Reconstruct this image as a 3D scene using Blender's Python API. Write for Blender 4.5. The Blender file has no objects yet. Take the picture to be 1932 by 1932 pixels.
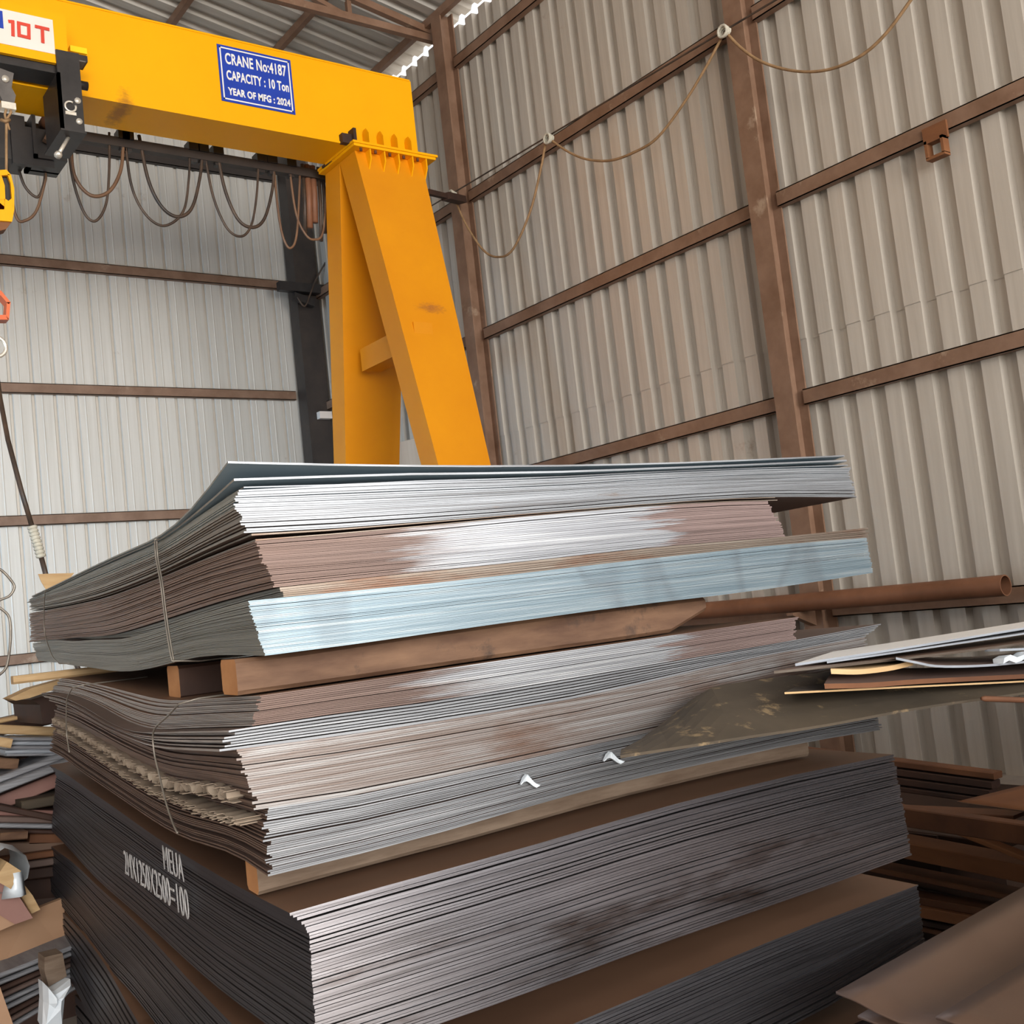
import bpy, math, random
from mathutils import Vector, Matrix
random.seed(7)
R = math.radians
sc = bpy.context.scene
COL = sc.collection

# ------------------------------------------------------------------ camera
FPX = 2070.78
YAW, PIT, ROL = R(37.0815), R(4.79135), R(-6.34538)
_F = Vector((math.sin(YAW) * math.cos(PIT), math.cos(YAW) * math.cos(PIT), math.sin(PIT)))
_r = Vector((math.cos(YAW), -math.sin(YAW), 0))
_u = _r.cross(_F)
CR = math.cos(ROL) * _r + math.sin(ROL) * _u
CU = -math.sin(ROL) * _r + math.cos(ROL) * _u
EYE = Vector((0, 0, 1.5))
cam = bpy.data.cameras.new('camera')
cam.sensor_width = 36
cam.lens = FPX / 1932 * 36
cam.clip_start = 0.05
camo = bpy.data.objects.new('camera', cam)
COL.objects.link(camo)
M = Matrix((CR, CU, -_F)).transposed().to_4x4()
M.translation = EYE
camo.matrix_world = M
sc.camera = camo

# ------------------------------------------------------------------ light
w = bpy.data.worlds.new('world'); sc.world = w
w.use_nodes = True
nt = w.node_tree
bg = nt.nodes['Background']
sky = nt.nodes.new('ShaderNodeTexSky')
sky.sky_type = 'HOSEK_WILKIE'
sky.sun_direction = Vector((-0.13, -0.36, 0.93)).normalized()
sky.turbidity = 4
sky.ground_albedo = 0.4
hz = nt.nodes.new('ShaderNodeMix'); hz.data_type = 'RGBA'
hz.inputs['Factor'].default_value = 0.55
nt.links.new(sky.outputs['Color'], hz.inputs['A'])
hz.inputs['B'].default_value = (1.0, 0.97, 0.92, 1)
nt.links.new(hz.outputs['Result'], bg.inputs['Color'])
bg.inputs['Strength'].default_value = 2.0

def lamp(name, kind, energy, color, loc=(0, 0, 0), aim=None, size=None, size_y=None):
    l = bpy.data.lights.new(name, kind)
    l.energy = energy; l.color = color
    o = bpy.data.objects.new(name, l); COL.objects.link(o)
    o.location = loc
    if aim is not None:
        o.rotation_euler = (Vector(aim) - Vector(loc)).to_track_quat('-Z', 'Y').to_euler()
    if size:
        l.shape = 'RECTANGLE'; l.size = size; l.size_y = size_y
    return o
sun = lamp('sun', 'SUN', 6.0, (1.0, 0.9, 0.78), (-1.5, -5, 14), (0.4, 0.4, 0))
sun.data.angle = R(1.0)
# daylight through the open front of the shed and the side door in the left wall
lamp('daylight_front', 'AREA', 3150, (1.0, 0.955, 0.89), (-1.0, -12.3, 4.2), (-1.0, 0, 4.2), 16, 6.4)
dl = lamp('daylight_left', 'AREA', 190, (0.4, 0.7, 1.0), (-11.8, 6.4, 2.1), (1.5, 13.3, 1.0), 4.0, 3.6)
dl.data.spread = R(55)

vs = sc.view_settings
vs.view_transform = 'Standard'
vs.look = 'None'
vs.exposure = 0.3
vs.gamma = 1.0
vs.use_curve_mapping = False
try:
    sc.cycles.use_denoising = True
    sc.cycles.max_bounces = 8
    sc.cycles.diffuse_bounces = 4
except Exception:
    pass

# ------------------------------------------------------------------ geometry helpers
def ray(x, y):
    return (x - 966) / FPX * CR - (y - 966) / FPX * CU + _F
def hit(x, y, ax, val):
    """point where the sight line of photo point (x, y) meets the plane axis=val"""
    d = ray(x, y)
    return EYE + d * ((val - EYE[ax]) / d[ax])
def hitp(x, y, p, n):
    d = ray(x, y)
    return EYE + d * ((Vector(p) - EYE).dot(n) / d.dot(n))

def tag(o, label=None, cat=None, group=None, kind=None):
    if label: o['label'] = label
    if cat: o['category'] = cat
    if group: o['group'] = group
    if kind: o['kind'] = kind
    return o

def empty(name, loc, label=None, cat=None, group=None, kind=None):
    o = bpy.data.objects.new(name, None)
    COL.objects.link(o); o.location = loc
    o.empty_display_size = 0.1
    return tag(o, label, cat, group, kind)

class MB:
    """collects shapes in world coordinates; build() links them as ONE mesh object"""
    def __init__(self): self.v = []; self.f = []; self.m = []; self.s = []
    def add(self, vs_, fs, mi=0, smooth=False):
        b = len(self.v)
        self.v += [Vector(p) for p in vs_]
        for i, f in enumerate(fs):
            self.f.append([b + k for k in f])
            self.m.append(mi[i] if isinstance(mi, (list, tuple)) else mi)
            self.s.append(smooth)
        return self
    def hexa(self, p, mi=0):
        """8 points: bottom ring 0-3, top ring 4-7"""
        return self.add(p, [(3, 2, 1, 0), (4, 5, 6, 7), (0, 1, 5, 4), (1, 2, 6, 5), (2, 3, 7, 6), (3, 0, 4, 7)], mi)
    def box(self, a, b, mi=0):
        x0, y0, z0 = a; x1, y1, z1 = b
        return self.hexa([(x0, y0, z0), (x1, y0, z0), (x1, y1, z0), (x0, y1, z0), (x0, y0, z1), (x1, y0, z1), (x1, y1, z1), (x0, y1, z1)], mi)
    def bar(self, a, b, w_, h, up=(0, 0, 1), ch=0.0, mi=0):
        """bar from a to b, w_ across, h along up, chamfered long edges"""
        a = Vector(a); b = Vector(b); d = (b - a).normalized(); up = Vector(up)
        s = d.cross(up).normalized(); n = s.cross(d).normalized()
        hw, hh = w_ / 2, h / 2
        c = min(ch, hw * .6, hh * .6)
        if c > 0:
            ring = [(-hw + c, -hh), (hw - c, -hh), (hw, -hh + c), (hw, hh - c), (hw - c, hh), (-hw + c, hh), (-hw, hh - c), (-hw, -hh + c)]
        else:
            ring = [(-hw, -hh), (hw, -hh), (hw, hh), (-hw, hh)]
        return self.loft([[q + s * x + n * y for x, y in ring] for q in (a, b)], True, mi)
    def loft(self, rings, caps=True, mi=0, smooth=False):
        k = len(rings[0]); vs_ = [p for r_ in rings for p in r_]; fs = []
        for i in range(len(rings) - 1):
            for j in range(k):
                j2 = (j + 1) % k
                fs.append((i * k + j, i * k + j2, (i + 1) * k + j2, (i + 1) * k + j))
        if caps:
            fs.append(tuple(reversed(range(k)))); fs.append(tuple(range((len(rings) - 1) * k, len(rings) * k)))
        return self.add(vs_, fs, mi, smooth)
    def tube(self, pts, r, n=8, mi=0, closed=False, caps=True):
        pts = [Vector(p) for p in pts]; rings = []
        N = len(pts); up = None
        for i, p in enumerate(pts):
            if closed: d = pts[(i + 1) % N] - pts[i - 1]
            else: d = pts[min(i + 1, N - 1)] - pts[max(i - 1, 0)]
            d.normalize()
            if up is None: up = d.orthogonal()
            up = (up - d * up.dot(d))
            if up.length < 1e-5: up = d.orthogonal()
            up.normalize(); s = d.cross(up)
            rr = r[i] if isinstance(r, (list, tuple)) else r
            rings.append([p + (up * math.cos(2 * math.pi * k / n) + s * math.sin(2 * math.pi * k / n)) * rr for k in range(n)])
        if closed: rings.append(rings[0]); caps = False
        return self.loft(rings, caps, mi, True)
    def cyl(self, a, b, r, n=16, mi=0):
        return self.tube([a, b], r, n, mi)
    def prism(self, poly, ext, mi=0):
        ext = Vector(ext); poly = [Vector(p) for p in poly]; k = len(poly)
        return self.loft([poly, [p + ext for p in poly]], True, mi)
    def build(self, name, mats, parent=None, origin=None, **t):
        me = bpy.data.meshes.new(name)
        if origin is None and parent is None:
            n = len(self.v)
            lo = [min(p[i] for p in self.v) for i in range(3)]; hi = [max(p[i] for p in self.v) for i in range(3)]
            origin = Vector(((lo[0] + hi[0]) / 2, (lo[1] + hi[1]) / 2, lo[2]))
        if parent is not None:
            origin = world_loc(parent)
            o_loc = Vector((0, 0, 0))
        else:
            origin = Vector(origin); o_loc = origin
        me.from_pydata([tuple(p - origin) for p in self.v], [], self.f)
        for m_ in (mats if isinstance(mats, (list, tuple)) else [mats]): me.materials.append(m_)
        me.polygons.foreach_set('material_index', self.m)
        me.polygons.foreach_set('use_smooth', self.s)
        me.update()
        o = bpy.data.objects.new(name, me); COL.objects.link(o)
        o.location = o_loc
        if parent is not None: o.parent = parent
        if t: tag(o, **t)
        return o
def world_loc(o):
    p = Vector((0, 0, 0))
    while o is not None:
        p += o.location; o = o.parent
    return p

def text(s, name, mat, parent, origin, xdir, ydir, size, width=None, ext=0.002, off=0.0):
    """raised lettering; xdir reading direction, ydir up"""
    cu = bpy.data.curves.new(name, 'FONT'); cu.body = s; cu.size = size; cu.extrude = ext
    cu.align_x = 'LEFT'; cu.space_character = 1.06; cu.offset = off; cu.resolution_u = 4
    cu.materials.append(mat)
    o = bpy.data.objects.new(name, cu); COL.objects.link(o)
    bpy.context.view_layer.update()
    sx = 1.0
    if width and o.dimensions.x > 0: sx = width / o.dimensions.x
    x = Vector(xdir).normalized(); y = Vector(ydir).normalized(); z = x.cross(y)
    m = Matrix((x * sx, y, z)).transposed().to_4x4()
    m.translation = Vector(origin) - world_loc(parent)
    me = bpy.data.meshes.new_from_object(o.evaluated_get(bpy.context.evaluated_depsgraph_get()))
    me.name = name
    me.transform(m)
    bpy.data.objects.remove(o)
    o = bpy.data.objects.new(name, me); COL.objects.link(o)
    o.parent = parent
    return o

# ------------------------------------------------------------------ materials
def nodes(name):
    m = bpy.data.materials.new(name); m.use_nodes = True
    return m, m.node_tree, m.node_tree.nodes['Principled BSDF']
def ramp(nt_, fac, stops, interp='LINEAR'):
    n = nt_.nodes.new('ShaderNodeValToRGB'); n.color_ramp.interpolation = interp
    e = n.color_ramp.elements
    while len(e) > 1: e.remove(e[-1])
    e[0].position = stops[0][0]; e[0].color = (*stops[0][1], 1)
    for p, c in stops[1:]:
        q = e.new(p); q.color = (*c, 1)
    nt_.links.new(fac, n.inputs['Fac'])
    return n.outputs['Color']
def noise(nt_, vec, scale, detail=4, rough=.6):
    n = nt_.nodes.new('ShaderNodeTexNoise'); n.inputs['Scale'].default_value = scale
    n.inputs['Detail'].default_value = detail; n.inputs['Roughness'].default_value = rough
    if vec is not None: nt_.links.new(vec, n.inputs['Vector'])
    return n.outputs['Fac']
def posvec(nt_, scl=(1, 1, 1), rotz=0.0, off=(0, 0, 0)):
    g = nt_.nodes.new('ShaderNodeNewGeometry')
    mp = nt_.nodes.new('ShaderNodeMapping'); mp.inputs['Scale'].default_value = scl
    mp.inputs['Rotation'].default_value = (0, 0, rotz); mp.inputs['Location'].default_value = off
    nt_.links.new(g.outputs['Position'], mp.inputs['Vector'])
    return mp.outputs['Vector']
def mix(nt_, fac, a, b, mode='MIX'):
    n = nt_.nodes.new('ShaderNodeMix'); n.data_type = 'RGBA'; n.blend_type = mode
    for sock, v in ((n.inputs['Factor'], fac), (n.inputs['A'], a), (n.inputs['B'], b)):
        if isinstance(v, (int, float)): sock.default_value = v
        elif isinstance(v, tuple): sock.default_value = (*v, 1)
        else: nt_.links.new(v, sock)
    return n.outputs['Result']
def bump(nt_, bs, h, strength=.2, dist=.01):
    b = nt_.nodes.new('ShaderNodeBump'); b.inputs['Strength'].default_value = strength; b.inputs['Distance'].default_value = dist
    nt_.links.new(h, b.inputs['Height']); nt_.links.new(b.outputs['Normal'], bs.inputs['Normal'])

def mat(name, c1, c2=None, scale=3.0, stretch=(1, 1, 1), rough=.55, metal=0.0, spots=None, spot_amt=.62, spot_scale=6, bmp=0.0, spec=.5, detail=5):
    """two tones broken up by noise, optional spots of a third colour"""
    m, t, b = nodes(name)
    v = posvec(t, stretch)
    c2 = c2 or tuple(min(1, x * 1.25) for x in c1)
    f = noise(t, v, scale, detail)
    col = ramp(t, f, [(.3, c1), (.7, c2)])
    if spots:
        f2 = noise(t, posvec(t, (1, 1, 1)), spot_scale, 8, .7)
        msk = ramp(t, f2, [(spot_amt, (0, 0, 0)), (spot_amt + .08, (1, 1, 1))])
        col = mix(t, msk, col, spots)
    t.links.new(col, b.inputs['Base Color'])
    b.inputs['Roughness'].default_value = rough; b.inputs['Metallic'].default_value = metal
    b.inputs['Specular IOR Level'].default_value = spec
    if bmp: bump(t, b, f, bmp)
    return m

def steel_edge(name, tones, patch=None, patch_scale=4.0, lo=.5, hi=.58, xramp=None, rough=.42, metal=.7, streak=260):
    """sheared sheet edges: fine streaks along the edge, with rusty patches"""
    m, t, b = nodes(name)
    f = noise(t, posvec(t, (3.0, 3.0, streak)), 1.0, 3, .6)
    col = ramp(t, f, [(.28, tones[0]), (.5, tones[1]), (.68, tones[2])])
    if patch:
        pf = noise(t, posvec(t, (1, 1, 5)), patch_scale, 6, .65)
        col = mix(t, ramp(t, pf, [(lo, (0, 0, 0)), (hi, (1, 1, 1))]), col, patch)
    if xramp:
        g = t.nodes.new('ShaderNodeSeparateXYZ'); t.links.new(posvec(t), g.inputs[0])
        a = t.nodes.new('ShaderNodeMath'); a.operation = 'MULTIPLY_ADD'
        nz = noise(t, posvec(t, (2.5, 1, 60)), 1.4, 5, .7)
        t.links.new(nz, a.inputs[0]); a.inputs[1].default_value = xramp[0]; t.links.new(g.outputs['X'], a.inputs[2])
        mk = ramp(t, a.outputs[0], [(0, (0, 0, 0)), (1, (1, 1, 1))])
        mr = t.nodes.new('ShaderNodeMapRange'); t.links.new(a.outputs[0], mr.inputs['Value'])
        mr.inputs['From Min'].default_value = xramp[1]; mr.inputs['From Max'].default_value = xramp[2]
        c = ramp(t, mr.outputs['Result'], xramp[3])
        keep = ramp(t, mr.outputs['Result'], xramp[4])
        fin = ramp(t, f, [(.3, (.72, .72, .72)), (.7, (1.12, 1.12, 1.12))])
        c = mix(t, 1.0, c, fin, 'MULTIPLY')
        col = mix(t, keep, col, c)
    t.links.new(col, b.inputs['Base Color'])
    b.inputs['Roughness'].default_value = rough; b.inputs['Metallic'].default_value = metal
    return m

W3 = [(0.198, 0.205, 0.224), (0.304, 0.317, 0.343), (0.422, 0.436, 0.455)]
MT = {}
MT['floor'] = mat('floor_concrete', (.28, .255, .23), (.44, .4, .36), 1.6, rough=.85, bmp=.15)
MT['galv'] = mat('galvanised_sheet', (.48, .435, .38), (.58, .535, .475), 3.0, (6, 6, .25), rough=.42, metal=.25, spots=(.36, .29, .23), spot_amt=.66, spot_scale=1.2)
MT['galv_back'] = mat('galvanised_sheet_dusty', (0.539, 0.512, 0.465), (0.632, 0.609, 0.567), 3.0, (6, 6, .2), rough=.5, metal=.15, spots=(0.344, 0.27, 0.205), spot_amt=.66, spot_scale=1.0)
MT['galv_roof'] = mat('roof_sheet', (.44, .425, .39), (.55, .53, .5), 3.0, (.4, 5, 1), rough=.45, metal=.3)
MT['primer'] = mat('brown_primer', (.16, .085, .05), (.25, .15, .1), 4, (1, 1, 1), rough=.5, spots=(.34, .24, .17), spot_amt=.6, spot_scale=2.2)
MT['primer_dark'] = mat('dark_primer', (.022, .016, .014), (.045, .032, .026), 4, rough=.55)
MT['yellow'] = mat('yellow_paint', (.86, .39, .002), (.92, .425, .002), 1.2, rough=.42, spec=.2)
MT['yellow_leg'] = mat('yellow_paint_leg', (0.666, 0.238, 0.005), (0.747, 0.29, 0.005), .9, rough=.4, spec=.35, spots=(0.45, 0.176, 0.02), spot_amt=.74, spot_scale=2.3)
def mark(m, centre, rx, rz, axis, colour):
    """one worn patch at a place of its own on a painted part"""
    t = m.node_tree; b = t.nodes['Principled BSDF']
    old = b.inputs['Base Color'].links[0].from_socket
    mp = t.nodes.new('ShaderNodeMapping'); g = t.nodes.new('ShaderNodeNewGeometry')
    sub = t.nodes.new('ShaderNodeVectorMath'); sub.operation = 'SUBTRACT'; t.links.new(g.outputs['Position'], sub.inputs[0]); sub.inputs[1].default_value = centre
    t.links.new(sub.outputs[0], mp.inputs['Vector']); mp.inputs['Scale'].default_value = (1 / rx, 1 / axis, 1 / rz)
    ln = t.nodes.new('ShaderNodeVectorMath'); ln.operation = 'LENGTH'; t.links.new(mp.outputs['Vector'], ln.inputs[0])
    nz = noise(t, posvec(t, (1, 1, 2.5)), 16, 6, .75)
    ad = t.nodes.new('ShaderNodeMath'); ad.operation = 'MULTIPLY_ADD'; t.links.new(nz, ad.inputs[0]); ad.inputs[1].default_value = 1.6; t.links.new(ln.outputs['Value'], ad.inputs[2])
    k = ramp(t, ad.outputs[0], [(0, (1, 1, 1)), (.5, (1, 1, 1))])
    mr = t.nodes.new('ShaderNodeMapRange'); t.links.new(ad.outputs[0], mr.inputs['Value'])
    mr.inputs['From Min'].default_value = 1.1; mr.inputs['From Max'].default_value = 1.7; mr.inputs['To Min'].default_value = .75; mr.inputs['To Max'].default_value = 0
    t.links.new(mix(t, mr.outputs['Result'], old, colour), b.inputs['Base Color'])
MT['black'] = mat('black_paint', (.012, .010, .010), (.03, .025, .024), 6, rough=.45)
MT['dark_grey'] = mat('dark_grey_metal', (.08, .07, .065), (.14, .125, .115), 8, rough=.5)
MT['zinc'] = mat('zinc_bolt', (.7, .64, .55), (.85, .8, .7), 30, rough=.35, metal=.5)
MT['blue'] = mat('blue_sign', (.012, .045, .36), (.016, .055, .42), 4, rough=.35)
MT['white'] = mat('white_paint', (.8, .78, .76), (.88, .86, .84), 4, rough=.4)
MT['chalk'] = mat('chalk_paint', (.3, .3, .31), (.62, .62, .62), 60, rough=.7)
MT['label'] = mat('pale_label', (.78, .7, .64), (.84, .76, .7), 3, rough=.35)
MT['red'] = mat('red_paint', (.6, .05, .03), (.7, .07, .04), 4, rough=.4)
MT['orange'] = mat('orange_housing', (.62, .1, .02), (.72, .14, .03), 5, rough=.45)
MT['cable'] = mat('cable_black', (.02, .015, .013), (.09, .055, .035), 5, rough=.5)
MT['cable_brown'] = mat('cable_brown', (.11, .055, .03), (.2, .11, .06), 5, rough=.5)
MT['rope'] = mat('rope_brown', (.22, .13, .06), (.36, .22, .11), 14, rough=.8)
MT['rope_pale'] = mat('rope_pale', (.42, .4, .33), (.6, .57, .48), 40, rough=.8)
MT['wire'] = mat('tie_wire', (.16, .14, .12), (.3, .27, .23), 20, rough=.4, metal=.5)
MT['timber'] = mat('timber_weathered', (0.0727, 0.0321, 0.0156), (0.171, 0.0936, 0.0518), 3.0, (2.2, 2.2, 9), rough=.75, spots=(0.0518, 0.0285, 0.0181), spot_amt=.55, spot_scale=7, bmp=.2)
MT['timber_end'] = mat('timber_end_grain', (.36, .15, .05), (.5, .24, .09), 9, (1, 1, 2), rough=.8)
MT['timber_grey'] = mat('timber_greyed', (0.096, 0.0608, 0.0384), (0.173, 0.125, 0.0896), 3, (3, 3, 20), rough=.8, bmp=.2)
MT['wood_pale'] = mat('wood_pale', (.42, .27, .13), (.56, .39, .21), 3, (2, 6, 14), rough=.75, bmp=.15)
MT['ply'] = mat('plywood', (.33, .19, .11), (.43, .27, .17), 1.5, (1, 1, 3), rough=.7, spots=(.2, .08, .03), spot_amt=.68, spot_scale=2)
MT['plank_purple'] = mat('red_brown_plank', (.21, .1, .085), (.3, .16, .135), 3, rough=.7)
MT['rust'] = mat('rusty_steel', (0.0731, 0.0253, 0.0101), (0.152, 0.0591, 0.0225), 4, rough=.75, spots=(0.203, 0.107, 0.045), spot_amt=.64, spot_scale=5, bmp=.1)
MT['rust_bright'] = mat('rusty_steel_orange', (0.146, 0.0506, 0.0169), (0.225, 0.09, 0.031), 3, (1, 1, 3), rough=.75, spots=(0.281, 0.169, 0.0788), spot_amt=.68, spot_scale=6)
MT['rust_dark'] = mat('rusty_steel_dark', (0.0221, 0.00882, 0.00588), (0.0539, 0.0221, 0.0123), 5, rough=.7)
MT['rust_pipe'] = mat('rusty_pipe', (.15, .062, .03), (.24, .105, .055), 3, rough=.6, spots=(.36, .2, .11), spot_amt=.66, spot_scale=3)
MT['scrap_grey'] = mat('scrap_steel_grey', (.16, .16, .175), (.34, .35, .38), 3, (1, 1, 60), rough=.45, metal=.4)
MT['scrap_blue'] = mat('scrap_sheet_bluish', (.3, .33, .38), (.46, .5, .56), 3, (2, 2, 80), rough=.4, metal=.4)
MT['plastic'] = mat('thin_plastic', (.6, .68, .76), (.78, .84, .9), 9, rough=.25, spec=.6)
MT['sheet_brown'] = mat('brown_sheet_face', (0.13, 0.0749, 0.0492), (0.171, 0.107, 0.0749), 1.6, rough=.5, metal=.15, spots=(0.0878, 0.0389, 0.0207), spot_amt=.64, spot_scale=1.7)
MT['sheet_muddy'] = mat('muddy_sheet', (0.0385, 0.028, 0.0175), (0.077, 0.056, 0.035), 2.4, (1.4, 1, 3), rough=.75, spots=(0.21, 0.147, 0.077), spot_amt=.56, spot_scale=14, bmp=.2)
# sheet faces
MT['face_dark'] = mat('sheet_face_scale', (.022, .021, .023), (.05, .045, .046), 2, rough=.45, metal=.3)
MT['face_rust'] = mat('sheet_face_rust', (.13, .066, .038), (.2, .11, .066), 1.4, rough=.55, metal=.1)
MT['face_blue'] = mat('sheet_face_bright', (.26, .33, .38), (.34, .42, .47), 1.2, rough=.4, metal=.3)
MT['face_brown'] = mat('sheet_face_brown', (.09, .06, .05), (.15, .1, .085), 2, rough=.5, metal=.2)
# front edges
MT['e_bluewhite'] = steel_edge('edge_bluewhite', [(0.142, 0.201, 0.243), (0.211, 0.274, 0.317), (0.317, 0.37, 0.402)], (0.148, 0.132, 0.126), 1.3, .66, .74)
def drips(m, scale, amount):
    """thin dried drip lines crossing the sheet edges"""
    t = m.node_tree; b = t.nodes['Principled BSDF']; old = b.inputs['Base Color'].links[0].from_socket
    f = noise(t, posvec(t, (scale, .2, 1.5)), 1.0, 2, .5)
    k = ramp(t, f, [(.0, (0, 0, 0)), (.44, (0, 0, 0)), (.47, (amount,) * 3), (.50, (0, 0, 0))])
    t.links.new(mix(t, k, old, (.1, .1, .11)), b.inputs['Base Color'])
drips(MT['e_bluewhite'], 5, .28)
MT['e_white'] = steel_edge('edge_white', [(0.121, 0.12, 0.125), (0.206, 0.217, 0.235), (0.293, 0.309, 0.334)], (0.156, 0.104, 0.0737), 2.6, .62, .7)
BR, PK, WH = (.105, .062, .047), (.2, .135, .12), (.29, .3, .32)
MT['e_mixed'] = steel_edge('edge_rust_to_pink', W3, None, xramp=(.5, .75, 2.05, [(0, BR), (.28, BR), (.4, WH), (.64, WH), (.67, PK), (1, (.3, .21, .195))], [(0, (.95, .95, .95)), (.27, (.9, .9, .9)), (.4, (0, 0, 0)), (.64, (0, 0, 0)), (.68, (.9, .9, .9)), (1, (.9, .9, .9))]))
MT['e_tan'] = steel_edge('edge_tan', [(0.126, 0.0976, 0.0739), (0.179, 0.142, 0.116), (0.243, 0.211, 0.179)], (0.148, 0.0848, 0.0581), 3, .5, .62)
MT['e_pinkwhite'] = steel_edge('edge_pinkwhite', [(0.138, 0.103, 0.0872), (0.222, 0.198, 0.19), (0.306, 0.304, 0.306)], (0.148, 0.0952, 0.0739), 2.2, .52, .64)
MT['e_loose'] = steel_edge('edge_loose', [(0.119, 0.123, 0.134), (0.21, 0.221, 0.239), (0.301, 0.313, 0.334)], (0.137, 0.118, 0.109), 2.0, .6, .7)
MT['e_black'] = steel_edge('edge_mill', [(0.343, 0.344, 0.379), (0.541, 0.549, 0.618), (0.686, 0.708, 0.798)], (0.18, 0.13, 0.109), 2.6, .58, .72, rough=.27, metal=1.0, streak=160)
# left edges
MT['s_green'] = mat('side_greenish', (.12, .115, .095), (.24, .23, .195), 2, (.8, .8, 90), rough=.5, metal=.2)
MT['s_brown'] = mat('side_brown', (.12, .062, .04), (.26, .155, .11), 2, (.8, .8, 90), rough=.55, metal=.15)
MT['s_mix'] = mat('side_mixed', (.1, .07, .05), (.26, .23, .19), 2, (.6, .6, 70), rough=.5, metal=.2)
MT['s_umber'] = mat('side_umber', (.07, .04, .028), (.17, .105, .075), 2, (.8, .8, 90), rough=.6, metal=.1)
MT['s_grey'] = mat('side_grey', (.22, .19, .175), (.4, .365, .34), 2, (.8, .8, 80), rough=.5, metal=.2)
MT['s_black'] = mat('side_black', (.02, .021, .028), (.045, .046, .058), 2, (1, 1, 60), rough=.42, metal=.3, spots=(.07, .068, .075), spot_amt=.64, spot_scale=3)
MT['card'] = mat('torn_card', (.2, .15, .11), (.38, .31, .24), 12, rough=.9)
MT['dark_hole'] = mat('dark_steel', (.02, .016, .014), (.05, .04, .035), 5, rough=.6)

# ------------------------------------------------------------------ building
XR, YB = 7.0, 13.3
Y0 = -4.5
XL = -12.0
def corrugated(axis, a0, a1, pitch, wgroove, depth, run, pos, outward, zlo, zhi, mr=.003):
    """trapezoid sheet; axis 'x' or 'y' runs along the wall; zlo/zhi are functions of the coordinate"""
    prof = []
    n = int((a1 - a0) / pitch)
    for i in range(n + 1):
        b = a0 + i * pitch; pan = pitch - wgroove
        prof += [(b, 0), (b + pan * .33, 0), (b + pan * .36, -mr), (b + pan * .4, -mr), (b + pan * .43, 0), (b + pan, 0), (b + pan + run, depth), (b + pitch - run, depth)]
    prof.append((a0 + (n + 1) * pitch, 0))
    mb = MB(); vs_ = []
    for t_, d in prof:
        for z in (zlo(t_), zhi(t_)):
            vs_.append((pos + outward * d, t_, z) if axis == 'y' else (t_, pos + outward * d, z))
    k = len(prof); fs = [(2 * i, 2 * i + 2, 2 * i + 3, 2 * i + 1) for i in range(k - 1)]
    # thickness: outer skin
    off = .004
    vs2 = [((p[0] + outward * off, p[1], p[2]) if axis == 'y' else (p[0], p[1] + outward * off, p[2])) for p in vs_]
    mb.add(vs_, fs); mb.add(vs2, [tuple(reversed(f)) for f in fs])
    return mb
RS = .17            # roof slope
ZE = 8.06           # roof height over the right wall
XRIDGE = -2.5
def zroof(x): return ZE + RS * (XR - max(x, 2 * XRIDGE - x))

fl = MB().box((-40, -40, -.2), (30, 30, 0)).build('floor', MT['floor'], label='dusty concrete floor under the stacks', cat='floor', kind='structure')
ZSEAM = 3.3
wr = corrugated('y', Y0, YB, .25, .122, .072, .010, XR, 1, lambda t_: ZSEAM, lambda t_: 7.90, 0.0)
lo_ = corrugated('y', Y0, YB, .25, .122, .072, .010, XR + .007, 1, lambda t_: 0, lambda t_: ZSEAM + .1, 0.0)
wr.add(lo_.v, lo_.f)
wr.build('wall_right', MT['galv'], label='long corrugated galvanised wall on the right', cat='wall', kind='structure')
corrugated('x', XL, XR, .243, .05, .028, .012, YB, 1, lambda t_: 0, lambda t_: zroof(t_) - .04).build('wall_back', MT['galv_back'], label='pale corrugated wall behind the yellow crane', cat='wall', kind='structure')
MB().box((XL - .15, Y0, 0), (XL, 4.6, 8.1)).box((XL - .15, 11.4, 0), (XL, YB, 8.1)).box((XL - .15, 4.6, 4.2), (XL, 11.4, 8.1)).build('wall_left', MT['primer'], label='brown wall far to the left, outside the view', cat='wall', kind='structure')
# roof: troughs run down the slope (along X), pitch along Y
mb = MB()
for side in (0, 1):
    prof = []; p = .25; n = int((YB + .3 - Y0) / p)
    for i in range(n + 1):
        b = Y0 - .1 + i * p
        prof += [(b, 0), (b + .12, 0), (b + .145, .05), (b + .225, .05)]
    vs_ = []
    for t_, d in prof:
        for x in ((XRIDGE, XR + .12) if side == 0 else (XL - .15, XRIDGE)):
            vs_.append((x, t_, zroof(x) + d))
    fs = [(2 * i, 2 * i + 2, 2 * i + 3, 2 * i + 1) for i in range(len(prof) - 1)]
    mb.add(vs_, fs)
    mb.add([(a, b_, c + .004) for a, b_, c in vs_], [tuple(reversed(f)) for f in fs])
mb.build('ceiling', MT['galv_roof'], label='corrugated sheet roof under brown purlins', cat='roof', kind='structure')

ST = dict(kind='structure')
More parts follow.
